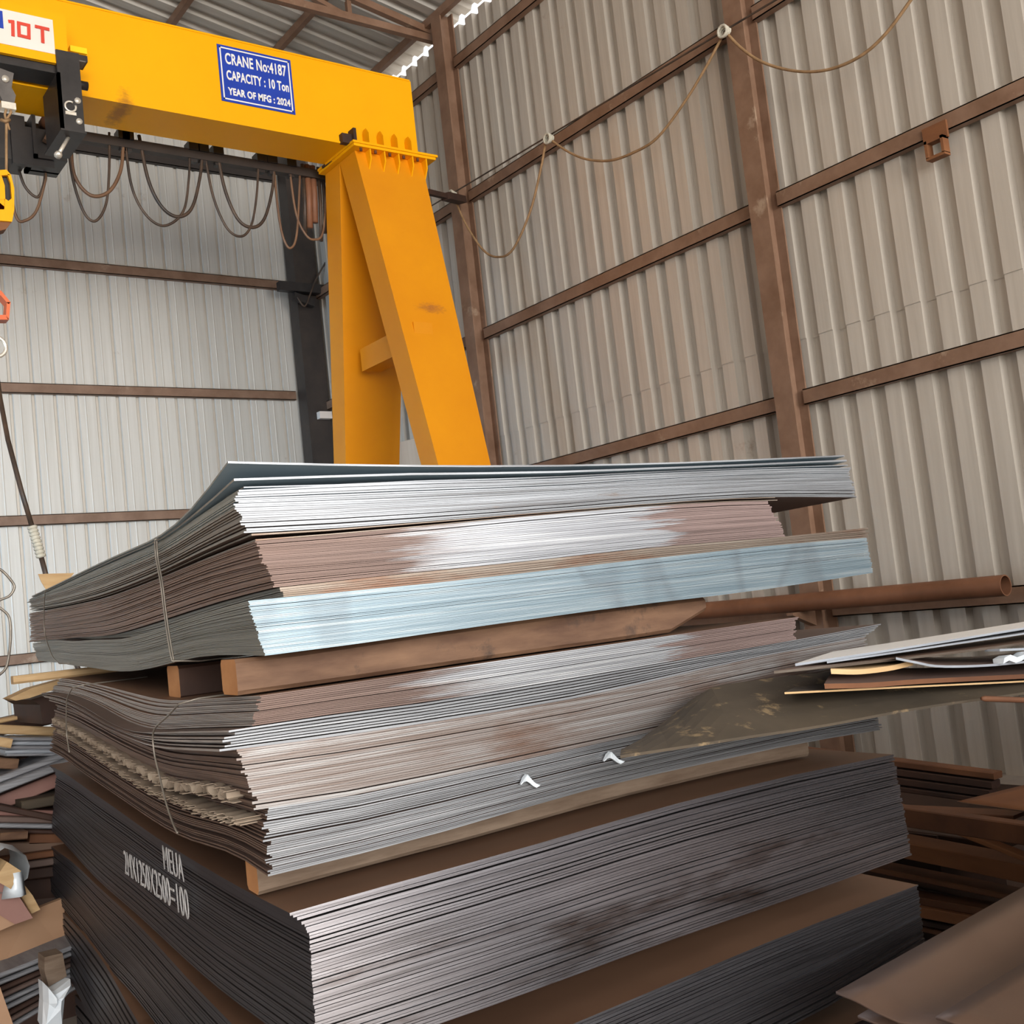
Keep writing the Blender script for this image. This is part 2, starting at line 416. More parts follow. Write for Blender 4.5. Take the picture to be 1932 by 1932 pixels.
# columns on the right wall (wide-flange sections)
def hcol(name, y, z1, label, w_=.18, d_=.18):
    m = MB(); x1 = XR - .02
    m.box((x1 - .016, y - w_ / 2, 0), (x1, y + w_ / 2, z1))
    m.box((x1 - d_, y - w_ / 2, 0), (x1 - d_ + .016, y + w_ / 2, z1))
    m.box((x1 - d_ + .016, y - .008, 0), (x1 - .016, y + .008, z1))
    return m.build(name, MT['primer'], label=label, cat='column', **ST)
YC1, YC2, YC3 = 5.38, 9.40, 13.05
hcol('column', YC1, zroof(6.8) - .05, 'brown steel column on the right wall, nearest to the camera')
hcol('column', YC2, zroof(6.8) - .05, 'brown steel column behind the crane leg, under the truss end')
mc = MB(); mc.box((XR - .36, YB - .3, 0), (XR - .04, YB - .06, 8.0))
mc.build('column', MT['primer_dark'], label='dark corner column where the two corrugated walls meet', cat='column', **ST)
# wall girts
GZ = [7.47, 5.95, 4.42, 2.84, 1.2]
NM = ['topmost', 'second highest', 'third highest', 'fourth highest', 'lowest visible']
for i, z in enumerate(GZ):
    for (ya, yb, bay) in ((Y0, YC1 - .09, 'near'), (YC1 + .09, YC2 - .09, 'middle'), (YC2 + .09, YB - .3, 'far')):
        g = MB()
        # channel: web against the sheet, two flanges
        g.box((XR - .075, ya, z - .06), (XR - .068, yb, z + .06))
        g.box((XR - .075, ya, z + .052), (XR - .004, yb, z + .06))
        g.box((XR - .075, ya, z - .06), (XR - .004, yb, z - .052))
        g.build('wall_girt', MT['primer'], label='%s brown girt of the %s bay on the right wall' % (NM[i], bay), cat='girt', **ST)
for i, z in enumerate([7.64, 6.12, 4.6, 3.06, 1.5]):
    g = MB(); xb = XR - .4
    g.box((XL + .2, YB - .075, z - .06), (xb, YB - .068, z + .06))
    g.box((XL + .2, YB - .075, z + .052), (xb, YB - .004, z + .06))
    g.box((XL + .2, YB - .075, z - .06), (xb, YB - .004, z - .052))
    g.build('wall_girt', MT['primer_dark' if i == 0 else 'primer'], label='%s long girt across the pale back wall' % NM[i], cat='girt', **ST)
# purlins
for i, x in enumerate([6.83, 5.72, 4.58, 3.44, 2.3, 1.16, .1]):
    z = zroof(x) - .055
    MB().bar((x, Y0, z), (x, YB, z), .06, .09).build('roof_purlin', MT['primer'], label='brown roof purlin number %s from the right wall' % ['one', 'two', 'three', 'four', 'five', 'six', 'seven'][i], cat='purlin', **ST)
# truss at the second column
def truss(y, label):
    t = empty('roof_truss', (XR - .1, y, 7.85), label, 'truss', kind='structure')
    za = 7.9
    MB().bar((XR - .02, y, za + .0), (XL + .3, y, za + .02), .07, .08).build('bottom_chord', MT['primer'], t)
    MB().bar((XR - .05, y, za + .07), (XRIDGE, y, zroof(XRIDGE) - .16), .07, .08).build('top_chord', MT['primer'], t)
    xs = [5.86, 4.7, 3.5, 2.3, 1.1]
    for i, x in enumerate(xs):
        MB().bar((x, y, za), (x, y, zroof(x) - .17), .05, .05, up=(0, 1, 0)).build('web_post', MT['primer'], t)
        x2 = xs[i + 1] if i + 1 < len(xs) else XRIDGE
        MB().bar((x, y + .03, za + .02), (x2, y + .03, zroof(x2) - .18), .05, .05, up=(0, 1, 0)).build('web_diagonal', MT['primer'], t)
truss(9.75 - .1, 'brown roof truss meeting the wall above the crane leg')

# ------------------------------------------------------------------ gantry crane
YG = 8.6                         # front face of the girder
GB, GT = 5.93, 6.70
XE = 5.83                        # right end of the girder
crane = empty('gantry_crane', (5.4, YG + .2, 0), 'yellow gantry crane with box girder and splayed legs', 'crane')
g = MB()
g.box((-6.5, YG, GB), (XE, YG + .46, GT))
g.box((-6.5, YG - .012, GB - .012), (XE, YG + .472, GB + .006))
g.box((-6.5, YG - .006, GT - .006), (XE, YG + .466, GT + .01))
g.build('girder', MT['yellow'], crane)
# end plate, tapering outwards to the bottom flange
g = MB(); g.prism([(XE, YG + .2, GT), (XE + .16, YG + .2, GB), (XE, YG + .2, GB)], (0, .02, 0))
g.prism([(XE, YG + .003, GT), (XE, YG + .46, GT), (XE, YG + .46, GB), (XE, YG + .003, GB)], (.015, 0, 0))
g.build('end_plate', MT['yellow'], crane)
g = MB(); g.box((5.05, YG - .13, GB - .035), (XE + .15, YG + .6, GB - .013)); g.build('head_flange', MT['yellow'], crane)
g = MB(); g.box((5.06, YG - .12, GB - .062), (XE + .13, YG + .6, GB - .036)); g.build('leg_flange', MT['yellow'], crane)
for i in range(5):
    x = 5.23 + i * .155
    if i < 4:
        MB().prism([(x, YG - .12, GB - .012), (x, YG - .12, GB + .085), (x, YG - .075, GB + .15), (x, YG - .03, GB + .15), (x, YG, GB + .11), (x, YG, GB - .012)], (.008, 0, 0)).build('gusset', MT['yellow'], crane)
    MB().prism([(x, YG - .11, GB - .063), (x, YG - .11, GB - .16), (x, YG - .05, GB - .26), (x, YG + .03, GB - .26), (x, YG + .03, GB - .063)], (.012, 0, 0)).build('gusset', MT['yellow'], crane)
for i in range(5):
    x = 5.15 + i * .155
    MB().cyl((x, YG - .085, GB - .09), (x, YG - .085, GB - .005), .014, 6).build('flange_bolt', MT['rust'], crane)
# legs
XLEG0, XLEG1 = 5.12, 5.86
pb = hit(876, 870, 0, 5.5)                       # a point on the near leg's front face, mid width
pbl, pbr = hit(834, 870, 1, pb.y), hit(917, 870, 1, pb.y)
top_z = GB - .064
def leg(sign, name, ytop, ybot, zb, xa, xb_, xc, xd, th_top, th_bot):
    k = (top_z - 0.12) / (top_z - zb)
    yb_ = ytop + (ybot - ytop) * k
    xl = xa + (xc - xa) * min(k, 1.25); xr = xb_ + (xd - xb_) * min(k, 1.25)
    tb = th_top + (th_bot - th_top) * k
    top = [(xa, ytop, top_z), (xb_, ytop, top_z), (xb_, ytop + th_top, top_z), (xa, ytop + th_top, top_z)]
    bot = [(xl, yb_, .12), (xr, yb_, .12), (xr, yb_ + tb, .12), (xl, yb_ + tb, .12)]
    m = MB(); m.hexa(bot + top)
    o = m.build(name, MT['yellow_leg'], crane)
    return bot
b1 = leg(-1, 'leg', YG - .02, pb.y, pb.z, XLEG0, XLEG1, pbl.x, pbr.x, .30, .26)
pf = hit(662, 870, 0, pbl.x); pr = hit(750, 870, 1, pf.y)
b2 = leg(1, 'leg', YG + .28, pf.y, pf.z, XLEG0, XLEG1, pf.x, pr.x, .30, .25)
pbr1 = hit(705, 668, 0, 5.3)
MB().bar((5.4, pbr1.y - .75, pbr1.z), (5.4, pbr1.y + .25, pbr1.z), .2, .22).build('cross_brace', MT['yellow_leg'], crane)
MB().box((5.1, b1[0][1] - .5, .02), (5.75, b2[0][1] + .8, .14)).build('end_carriage', MT['yellow_leg'], crane)
# limit stop on the girder's lower edge
g = MB(); g.box((4.98, YG - .06, GB - .02), (5.1, YG + .0, GB + .07)); g.box((5.08, YG - .1, GB + .0), (5.11, YG - .0, GB + .12)); g.build('end_stop', MT['rust_dark'], crane)
g = MB(); g.bar((5.11, YG - .1, GB - .03), (5.06, YG + .5, GB - .03), .03, .025); g.build('stop_bar', MT['rust_dark'], crane)
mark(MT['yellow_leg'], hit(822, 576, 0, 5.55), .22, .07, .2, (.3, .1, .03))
mark(MT['yellow'], hit(226, 212, 2, GB - .012), .1, .2, .35, (.3, .12, .02))
# name plate
P = [hit(x, y, 1, YG - .004) for x, y in ((410, 83), (549, 114), (556, 216), (417, 190))]
px0 = (P[0].x + P[3].x) / 2; px1 = (P[1].x + P[2].x) / 2; pz1 = (P[0].z + P[1].z) / 2; pz0 = (P[2].z + P[3].z) / 2
pl = MB().box((px0, YG - .006, pz0), (px1, YG - .001, pz1)).build('capacity_sign', MT['blue'], crane)
pw, ph = px1 - px0, pz1 - pz0
fr = MB(); e1 = .028 * pw; e2 = .045 * pw; yq0, yq1 = YG - .008, YG - .005
fr.box((px0 + e1, yq0, pz0 + e1), (px1 - e1, yq1, pz0 + e2)); fr.box((px0 + e1, yq0, pz1 - e2), (px1 - e1, yq1, pz1 - e1))
fr.box((px0 + e1, yq0, pz0 + e1), (px0 + e2, yq1, pz1 - e1)); fr.box((px1 - e2, yq0, pz0 + e1), (px1 - e1, yq1, pz1 - e1))
fr.build('white_border', MT['white'], pl)
for s, zz, sz, x0, x1 in (('CRANE No:4187', .68, .27, .09, .92), ('CAPACITY : 10 Ton', .40, .23, .09, .935), ('YEAR OF MFG : 2024', .135, .17, .10, .945)):
    text(s, 'sign_lettering', MT['white'], pl, (px0 + x0 * pw, YG - .008, pz0 + zz * ph), (1, 0, 0), (0, 0, 1), sz * ph, (x1 - x0) * pw, off=.0032)

# hoist trolley on the girder
YT = 8.28
tr = empty('hoist_trolley', (2.0, YT, GB - .3), 'yellow and black hoist trolley hanging on the crane girder, marked 10 T', 'hoist')
c = hit(130, 122, 1, YT); ct = hit(126, 30, 1, YT)
m = MB(); m.box((-.3, YT, c.z), (c.x, YG - .02, ct.z + .0)); m.box((-.3, YT - .004, c.z - .01), (c.x + .004, YT + .03, c.z + .004))
m.build('cover', MT['yellow'], tr)
L0 = hit(0, 20, 1, YT - .003); L1 = hit(99, 38, 1, YT - .003); L2 = hit(101, 102, 1, YT - .003)
lb = MB().box((L0.x - .5, YT - .006, L2.z), (L1.x, YT - .001, L1.z)).build('rating_label', MT['label'], tr)
a = hit(14, 76, 1, YT - .007); a2 = hit(93, 68, 1, YT - .007)
let = MB()
def stroke(pts, cl=False):
    P_ = [hit(x, y, 1, YT - .009) for x, y in pts]
    if cl: P_.append(P_[0])
    for p_, q_ in zip(P_, P_[1:]):
        stroke.n += 1; o_ = Vector((0, -.0006 * stroke.n, 0)); p_ = p_ + o_; q_ = q_ + o_
        d_ = (q_ - p_).normalized() * .011
        let.bar(p_ - d_, q_ + d_, .004, .024, up=(q_ - p_).cross(Vector((0, 1, 0))))
stroke.n = 0
stroke([(18.5, 40.5), (24, 41), (24.5, 66)]); stroke([(35, 43.5), (54, 48), (54.5, 71.5), (36, 67)], True); stroke([(68.5, 50.5), (90, 55.5)]); stroke([(79.5, 53), (80.5, 79)])
let.build('rating_lettering', MT['red'], lb)
q = hit(4, 22, 1, YT); q2 = hit(4, 58, 1, YT)
MB().box((q.x - .45, YT - .009, q2.z + .015), (q.x, YT - .006, q.z)).build('emblem_block', MT['blue'], lb)
# black frame below the cover and the end bracket
k1 = hit(0, 100, 1, YT); k2 = hit(100, 215, 1, YT)
MB().box((-.3, YT + .04, c.z - .07), (c.x - .02, YG - .06, c.z - .002)).build('frame_rail', MT['black'], tr)
B = [hit(x, y, 1, YT) for x, y in ((104, 128), (148, 120), (156, 246), (112, 246))]
bx0, bx1, bz0, bz1 = hit(112, 200, 1, YT).x, hit(155, 200, 1, YT).x, hit(130, 247, 1, YT).z, hit(130, 100, 1, YT).z
br = MB().box((bx0, YT - .02, bz0), (bx1, YT + .02, bz1)); br.box((bx0, YT - .02, bz0), (bx0 + .02, YG + .1, bz0 + .45))
br.box((bx0 - .01, YT - .03, bz0 - .012), (bx1 + .01, YG + .15, bz0))
br = br.build('end_bracket', MT['black'], tr)
for x, y in ((146, 191), (149, 230)):
    p = hit(x, y, 1, YT - .02); MB().cyl((p.x, YT - .035, p.z), (p.x, YT - .018, p.z), .024, 10).build('bolt', MT['zinc'], br)
p = hit(133, 201, 1, YT - .03)
MB().tube([(p.x + .04 * math.cos(t_), YT - .03, p.z + .04 * math.sin(t_)) for t_ in [R(60 + i * 20) for i in range(17)]], .008).build('snap_ring', MT['zinc'], br)
MB().box((p.x - .04, YT - .03, p.z - .065), (p.x + .04, YT - .02, p.z - .04)).build('ring_seat', MT['zinc'], br)
p0, p1 = hit(132, 92, 1, YT), hit(167, 115, 1, YT)
MB().box((p0.x, YT + .02, p1.z), (p1.x, YT + .16, p0.z - .02)).build('limit_switch', MT['black'], tr)
p0, p1 = hit(132, 104, 1, YT), hit(166, 120, 1, YT)
MB().box((p0.x, YT - .01, p1.z), (p1.x - .02, YT + .1, p0.z - .03)).build('switch_arm', MT['dark_grey'], tr)
p0, p1 = hit(133, 78, 1, YT + .15), hit(166, 100, 1, YT + .15)
MB().box((p0.x, YT + .17, p1.z), (p1.x, YT + .25, p0.z - .02)).build('buffer_plate', mat('lemon_paint', (.95, .62, .004), (1, .66, .006), 3, rough=.4), tr)
p = hit(165, 163, 1, YT + .1); MB().cyl((p.x - .12, YT + .1, p.z), (p.x, YT + .1, p.z), .035, 12).build('buffer', MT['black'], tr)
# lower black motor frame behind, under the girder
z0 = hit(100, 320, 1, YG + .5).z; z1 = GB - .02; xx = hit(98, 280, 1, YG + .5).x
m = MB(); m.box((-.3, YG + .5, z0 + .04), (xx - .2, YG + .8, z1)); m.box((xx - .32, YG + .47, z0), (xx + .0, YG + .52, z1 - .1)); m.build('motor_frame', MT['black'], tr)
m = MB(); m.box((xx - .16, YG + .44, z0 + .06), (xx + .1, YG + .8, z0 + .09)); m.box((xx - .16, YG + .44, z0 + .06), (xx - .13, YG + .8, z1)); m.box((xx - .16, YG + .7, z0 + .06), (xx + .1, YG + .73, z1)); m.build('wheel_bracket', MT['black'], tr)
p = hit(92, 228, 1, YG + .5); MB().cyl((p.x, YG + .46, p.z), (p.x, YG + .6, p.z), .06, 16).build('track_wheel', MT['rust'], tr)
a_, b_ = hit(102, 238, 1, YG + .42), hit(88, 268, 1, YG + .42)
MB().bar(a_, b_, .06, .06).build('wheel_link', MT['timber'], tr)
a_, b_ = hit(131, 256, 1, YT + .1), hit(111, 290, 1, YT + .0)
m = MB(); m.tube([a_, b_], .014, 8); m.tube([b_, b_ + (b_ - a_) * .12], .028, 8); m.build('adjusting_bolt', MT['zinc'], tr)
# rope anchor plate with the fall of rope
p0, p1 = hit(0, 135, 1, YT), hit(28, 200, 1, YT)
m = MB(); m.prism([(p0.x - .1, YT - .05, p0.z + .02), hit(26, 138, 1, YT - .05), hit(22, 165, 1, YT - .05), hit(30, 180, 1, YT - .05), hit(26, 200, 1, YT - .05), hit(9, 200, 1, YT - .05), (p0.x - .06, YT - .05, p0.z - .1)], (0, .04, 0)); m.build('rope_anchor', MT['dark_grey'], tr)
p = hit(10, 149, 1, YT - .06); MB().cyl((p.x, YT - .07, p.z), (p.x, YT - .05, p.z), .026, 12).build('anchor_pin', MT['zinc'], tr)
p = hit(15, 203, 1, YT - .03); MB().box((p.x - .05, YT - .06, p.z - .02), (p.x + .05, YT, p.z + .03)).build('rope_socket', MT['zinc'], tr)
m = MB()
m.tube([hit(12, 205, 1, YT - .03), hit(9, 216, 1, YT - .03), hit(11, 226, 1, YT - .03)], .009, 6)
m.tube([hit(19, 205, 1, YT - .03), hit(21, 212, 1, YT - .03), hit(12, 226, 1, YT - .03), hit(12, 322, 1, YT - .03), hit(15, 370, 1, YT - .03)], .010, 6)
m.tube([hit(2, 226, 1, YT - .03), hit(10, 229, 1, YT - .05), hit(18, 226, 1, YT - .03)], .014, 6)
m.tube([hit(13, 228, 1, YT - .03), hit(18, 245, 1, YT - .03)], .008, 6)
m.build('hoist_rope', MT['rope'], tr)
# hook block
hb = empty('hook_block', hit(0, 430, 1, YT), 'yellow slotted hook block hanging below the hoist at the left edge', 'hook block')
def blk(pts, y, th, mt, name, par):
    return MB().prism([hit(x, yy, 1, y) for x, yy in pts], (0, th, 0)).build(name, mt, par)
out = [(-30, 322), (12, 320), (22, 332), (27, 355), (27, 395), (23, 418), (-30, 414)]
# cheek with a slot: two side strips, head and foot
mb = MB()
for pts in ([(-30, 322), (12, 320), (21, 330), (-30, 332)], [(14, 328), (21, 330), (27, 355), (27, 395), (25, 395), (22, 370), (20, 345)], [(-30, 331), (3, 331), (9, 350), (10, 375), (8, 395), (-30, 395)], [(-30, 376), (10, 375), (16, 379), (22, 374), (27, 395), (23, 418), (-30, 414)]):
    mb.prism([hit(x, yy, 1, YT - .09) for x, yy in pts], (0, .03, 0))
mb.build('cheek_plate', MT['yellow'], hb)
MB().prism([hit(x, yy, 1, YT - .04) for x, yy in [(-28, 330), (14, 330), (24, 360), (24, 395), (-28, 395)]], (0, .08, 0)).build('sheave', MT['dark_hole'], hb)
blk([(-30, 415), (22, 418), (12, 432), (-2, 436), (-30, 434)], YT - .07, .1, MT['rust_bright'], 'swivel_nut', hb)
mb = MB()
for pts in ([(-40, 548), (2, 548), (20, 570), (16, 574), (0, 556), (-40, 556)], [(13, 570), (20, 570), (17, 603), (11, 600)], [(-40, 594), (12, 594), (17, 603), (-40, 603)]):
    mb.prism([hit(x, yy, 1, YT - .06) for x, yy in pts], (0, .1, 0))
mb.build('hook_frame', MT['orange'], hb)
MB().tube([hit(-12, 430, 1, YT), hit(-10, 560, 1, YT)], .02, 8).build('hook_shank', MT['dark_grey'], hb)
cc = hit(-10, 654, 1, YT)
MB().tube([cc + Vector((.075 * math.cos(t_), 0, .075 * math.sin(t_))) for t_ in [i * math.pi / 12 for i in range(24)]], .014, 8, closed=True).build('hook_ring', MT['zinc'], hb)
MB().tube([hit(-12, 595, 1, YT), hit(-10, 630, 1, YT)], .018, 8).build('hook_link', MT['dark_grey'], hb)
# sling running down from the hook
YS = 7.6
pts = [hit(-11, 669, 1, YT), hit(0, 750, 1, YS + .4), hit(15, 830, 1, YS + .2), hit(40, 925, 1, YS), hit(60, 992, 1, YS)]
pe = [hit(60, 992, 1, YS), hit(70, 1025, 1, YS), hit(78, 1052, 1, YS)]
sl = empty('lifting_sling', hit(100, 1200, 1, YS), 'dark rope sling with pale splice running down from the hook', 'sling')
MB().tube(pts, .017, 8).build('rope_leg', MT['cable'], sl)
m = MB(); m.tube(pe, .026, 8)
for i in range(9):
    q = pe[0].lerp(pe[2], (i + .5) / 9); d = (pe[2] - pe[0]).normalized()
    m.tube([q - d * .008, q + d * .008], .032, 8)
m.build('splice', MT['rope_pale'], sl)
pq = hit(88, 1090, 1, YS)
MB().tube([pe[2], pq, pq + Vector((.25, 0, -1.0)), Vector((pq.x + .5, YS, .02))], .017, 8).build('rope_leg', MT['cable'], sl)

# festoon rail and cable loops behind the girder
YF = YG + .75
fz = hit(300, 283, 1, YF).z
rail = MB().bar((-6, YF, fz), (5.5, YF, fz), .08, .085).build('festoon_rail', MT['primer_dark'], None, label='dark festoon rail running behind the crane girder', cat='rail')
def catmull(P_, n=10):
    P_ = [Vector(p) for p in P_]; P_ = [P_[0] * 2 - P_[1]] + P_ + [P_[-1] * 2 - P_[-2]]; o = []
    for i in range(1, len(P_) - 2):
        for k in range(n):
            t_ = k / n; a, b, c_, d = P_[i - 1:i + 3]
            o.append(.5 * ((2 * b) + (c_ - a) * t_ + (2 * a - 5 * b + 4 * c_ - d) * t_ * t_ + (3 * b - a - 3 * c_ + d) * t_ ** 3))
    o.append(P_[-2]); return o
loops = [
    ([(133, 262), (140, 330), (170, 368), (205, 362), (228, 320), (233, 255)], 'cable_brown', 'left of the girder middle, shallow brown'),
    ([(128, 270), (138, 340), (158, 400), (180, 417), (200, 385), (206, 320), (206, 250)], 'cable', 'left of the girder middle, deep thin black'),
    ([(234, 250), (248, 350), (275, 405), (310, 426), (345, 400), (356, 340), (358, 270)], 'cable', 'middle, deep thin black'),
    ([(262, 255), (280, 340), (305, 390), (335, 409), (362, 392), (378, 330), (382, 275)], 'cable', 'middle, thick black'),
    ([(384, 280), (402, 370), (428, 430), (455, 446), (474, 425), (484, 370), (488, 300)], 'cable', 'right of the girder middle, deep thin black'),
    ([(408, 280), (425, 360), (450, 415), (478, 429), (500, 410), (515, 350), (516, 300)], 'cable', 'right of the girder middle, thick black'),
    ([(516, 310), (525, 400), (535, 450), (548, 468), (560, 440), (566, 330)], 'cable_brown', 'beside the corner column, deep brown'),
    ([(545, 310), (558, 400), (575, 440), (592, 452), (610, 435), (618, 330)], 'cable_brown', 'nearest the far crane leg, brown'),
    ([(30, 300), (46, 350), (70, 372), (82, 350), (86, 320)], 'cable', 'under the black hoist frame, small dark'),
    ([(14, 330), (30, 408), (48, 416), (70, 395), (88, 330)], 'cable_brown', 'beside the hook block, wide brown'),
]
for pts, mt, lab in loops:
    P_ = catmull([hit(x, y, 1, YF - .02) for x, y in pts])
    P_[0].z = max(P_[0].z, fz); P_[-1].z = max(P_[-1].z, fz)
    MB().tube(P_, .016 if 'thick' in lab or 'shallow' in lab else .012, 6).build('festoon_cable', MT[mt], None, label='hanging cable loop behind the girder, ' + lab, cat='cable', group='festoon cable loops behind the girder')
for i, x in enumerate((232, 240, 364, 382, 410, 492, 512, 548)):
    p = hit(x, 262 + (x - 230) * .17, 1, YF - .02)
    m = MB(); m.box((p.x - .05, YF - .06, fz + .03), (p.x + .05, YF + .06, fz + .11)); m.box((p.x - .03, YF - .03, fz - .07), (p.x + .03, YF + .03, fz + .03))
    m.build('cable_carrier', MT['black'], None, label='small black cable carrier riding on the festoon rail', cat='cable carrier', group='cable carriers on the festoon rail')
# bunch of dark hoses near the corner column
for i, (x, y0_, y1_, mt) in enumerate(((570, 310, 440, 'cable'), (578, 312, 430, 'rust_pipe'), (588, 314, 420, 'rust_pipe'), (600, 316, 455, 'cable'), (608, 318, 440, 'cable'))):
    a_, b_ = hit(x, y0_, 1, YF + .02), hit(x + 6, y1_, 1, YF + .02)
    MB().tube([a_, a_.lerp(b_, .5) + Vector((.01, 0, 0)), b_], .02 if mt == 'cable' else .035, 8).build('hanging_hose', MT[mt], None, label='%s hose hanging in the bunch beside the far crane leg' % ['leftmost black', 'left rusty brown', 'right rusty brown', 'longer black', 'rightmost black'][i], cat='hose')
# clutter at the back corner
jb = empty('corner_bracket', hit(560, 545, 1, YB - .35), 'black bracket with loose wires at the corner column', 'bracket')
m = MB(); a_, b_ = hit(525, 540, 1, YB - .4), hit(615, 548, 1, YB - .4); m.bar(a_, b_, .1, .12); m.bar(a_ + Vector((.2, 0, -.12)), b_ + Vector((-.2, 0, -.2)), .08, .1); m.build('bracket_arm', MT['black'], jb)
m = MB(); a_ = hit(560, 560, 1, YB - .45); m.tube(catmull([a_, a_ + Vector((.1, 0, -.12)), a_ + Vector((.2, 0, .05)), a_ + Vector((.3, 0, .25)), a_ + Vector((.45, -.05, .5))]), .012, 6); m.build('loose_wire', MT['cable'], jb)
p = hit(612, 785, 1, YB - .33)
sb = MB().box((p.x - .1, YB - .4, p.z - .045), (p.x + .08, YB - .31, p.z + .05)).build('switch_box', MT['label'], None, label='small white switch box on the dark corner column', cat='switch box')
# pale panel standing between the crane legs
p = hit(770, 868, 1, 10.3)
m = MB(); m.loft([[(p.x - .16 + .0 * z, 10.3, z), (p.x + .3, 10.3, z), (p.x + .3, 10.36, z), (p.x - .16, 10.36, z)] for z in (0, 1.5)] + [[(p.x - .15, 10.3, 3.2), (p.x + .3, 10.3, 3.2), (p.x + .3, 10.36, 3.2), (p.x - .15, 10.36, 3.2)], [(p.x - .08, 10.3, 3.42), (p.x + .3, 10.3, 3.5), (p.x + .3, 10.36, 3.5), (p.x - .08, 10.36, 3.42)]])
m.build('tall_panel', MT['galv_back'], None, label='pale grey panel with rounded corner seen between the crane legs', cat='panel')

# wire line along the right wall with cable loops on rings
XW = 6.72
wl = empty('trailing_cable', (XW, 7.5, 5.8), 'thin brown cable hung in loops from a wire along the right wall', 'cable')
a_, b_ = hit(808, 392, 0, XW), hit(1380, 50, 0, XW)
d = (b_ - a_)
MB().tube([a_ - d * .3, a_, b_, b_ + d * 1.2], .008, 6).build('support_wire', MT['cable'], wl)
for pts in ([(856, 372), (880, 425), (912, 472), (940, 485), (968, 470), (1000, 400), (1020, 320), (1030, 265)], [(1038, 263), (1070, 285), (1105, 300), (1150, 303), (1195, 288), (1240, 260), (1290, 195), (1330, 130), (1362, 70)], [(1370, 62), (1400, 92), (1440, 118), (1500, 134), (1560, 132), (1620, 108), (1670, 65), (1722, -5), (1760, -60)]):
    MB().tube(catmull([hit(x, y, 0, XW) for x, y in pts], 6), .012, 6).build('cable_loop', MT['rope'], wl)
for x, y in ((853, 368), (1035, 262), (1366, 60)):
    p = hit(x, y, 0, XW - .02); m = MB()
    for k in range(3):
        m.tube([p + Vector((.02 * k - .02, .045 * math.cos(t_ + k), .045 * math.sin(t_ + k) * (1 - .2 * k))) for t_ in [i * math.pi / 6 for i in range(12)]], .012, 6, closed=True)
    m.build('tie_knot', MT['rope_pale'], wl)
ca = MB(); a_, b_ = hit(806, 362, 0, 6.0), hit(872, 378, 0, XW)
ca.bar(a_, a_.lerp(b_, .55), .05, .05); ca.bar(a_.lerp(b_, .5), b_, .1, .07)
ca.build('collector_arm', MT['rust_dark'], None, label='dark collector arm reaching from crane leg to wall wire', cat='arm')
# rusty bracket on the near bay girt
p = hit(1771, 277, 0, XR - .09)
m = MB(); m.box((p.x - .06, p.y - .07, p.z - .07), (p.x + .012, p.y - .05, p.z + .05)); m.box((p.x - .06, p.y + .05, p.z - .07), (p.x + .012, p.y + .07, p.z + .05)); m.box((p.x - .06, p.y - .07, p.z - .085), (p.x + .012, p.y + .07, p.z - .065)); m.box((p.x - .06, p.y - .07, p.z + .03), (p.x + .012, p.y + .07, p.z + .05)); m.box((p.x - .01, p.y - .08, p.z + .04), (p.x + .012, p.y + .1, p.z + .16))
m.build('cleat', MT['rust_bright'], None, label='small rusty square cleat on the girt of the right wall', cat='cleat')
# rusty pipe on the lowest girt
a_ = hit(1898, 1106, 0, 6.64); b_ = hit(1330, 1152, 0, 6.64)
d = (a_ - b_).normalized(); far = b_ - d * 2.0
rp = .068; zc = 1.277; XP = 6.64
A = Vector((XP, a_.y, zc)); Bq = Vector((XP, a_.y + 6.0, zc))
m = MB(); n = 28
def ringp(y, r): return [Vector((XP + r * math.cos(2 * math.pi * k / n), y, zc + r * math.sin(2 * math.pi * k / n))) for k in range(n)]
m.loft([ringp(A.y, rp), ringp(Bq.y, rp)], False, 0, True); m.loft([ringp(Bq.y, rp - .008), ringp(A.y, rp - .008), ], False, 0, True)
m.loft([ringp(A.y, rp - .008), ringp(A.y, rp)], False, 0); m.loft([ringp(Bq.y, rp), ringp(Bq.y, rp - .008)], False, 0)
m.build('steel_pipe', MT['rust_pipe'], None, label='long rusty pipe lying along the girt of the right wall', cat='pipe')
for yy, lab in ((YC1, 'bracket on the near column carrying the rusty pipe'), (YC2, 'bracket on the column behind the crane leg carrying the rusty pipe')):
    MB().prism([(XR - .2, yy - .03, zc - rp), (XP - .1, yy - .03, zc - rp), (XP - .1, yy - .03, zc - rp - .02), (XR - .2, yy - .03, zc - rp - .12)], (0, .06, 0)).build('pipe_bracket', MT['primer'], None, label=lab, cat='bracket')
# ------------------------------------------------------------------ the stack of sheets
N0 = Vector((.649, 1.437, 0))
U = Vector((1.872 - .649, 1.327 - 1.437, 0)).normalized()
V = Vector((1.006 - .649, 4.216 - 1.437, 0)).normalized()
NF = Vector((U.y, -U.x, 0)); NL = Vector((V.y, -V.x, 0))
def S(s, t_, z): return N0 + U * s + V * t_ + Vector((0, 0, z))
def st(p):
    q = p - N0; det = U.x * V.y - U.y * V.x
    return ((q.x * V.y - q.y * V.x) / det, (U.x * q.y - U.y * q.x) / det, p.z)
def front(x, y, t0=0.0):
    s, _, z = st(hitp(x, y, N0 + V * t0, NF)); return s, z
def left(x, y, s0=0.0):
    _, t_, z = st(hitp(x, y, N0 + U * s0, NL)); return t_, z
def interp(c, x):
    if x <= c[0][0]: 
        return c[0][1] 
    for (a, b), (a2, b2) in zip(c, c[1:]):
        if x <= a2:
            return b + (b2 - b) * (x - a) / max(1e-9, a2 - a)
    (a, b), (a2, b2) = c[-2], c[-1]
    return b2 + (b2 - b) / max(1e-6, a2 - a) * (x - a2) * .3
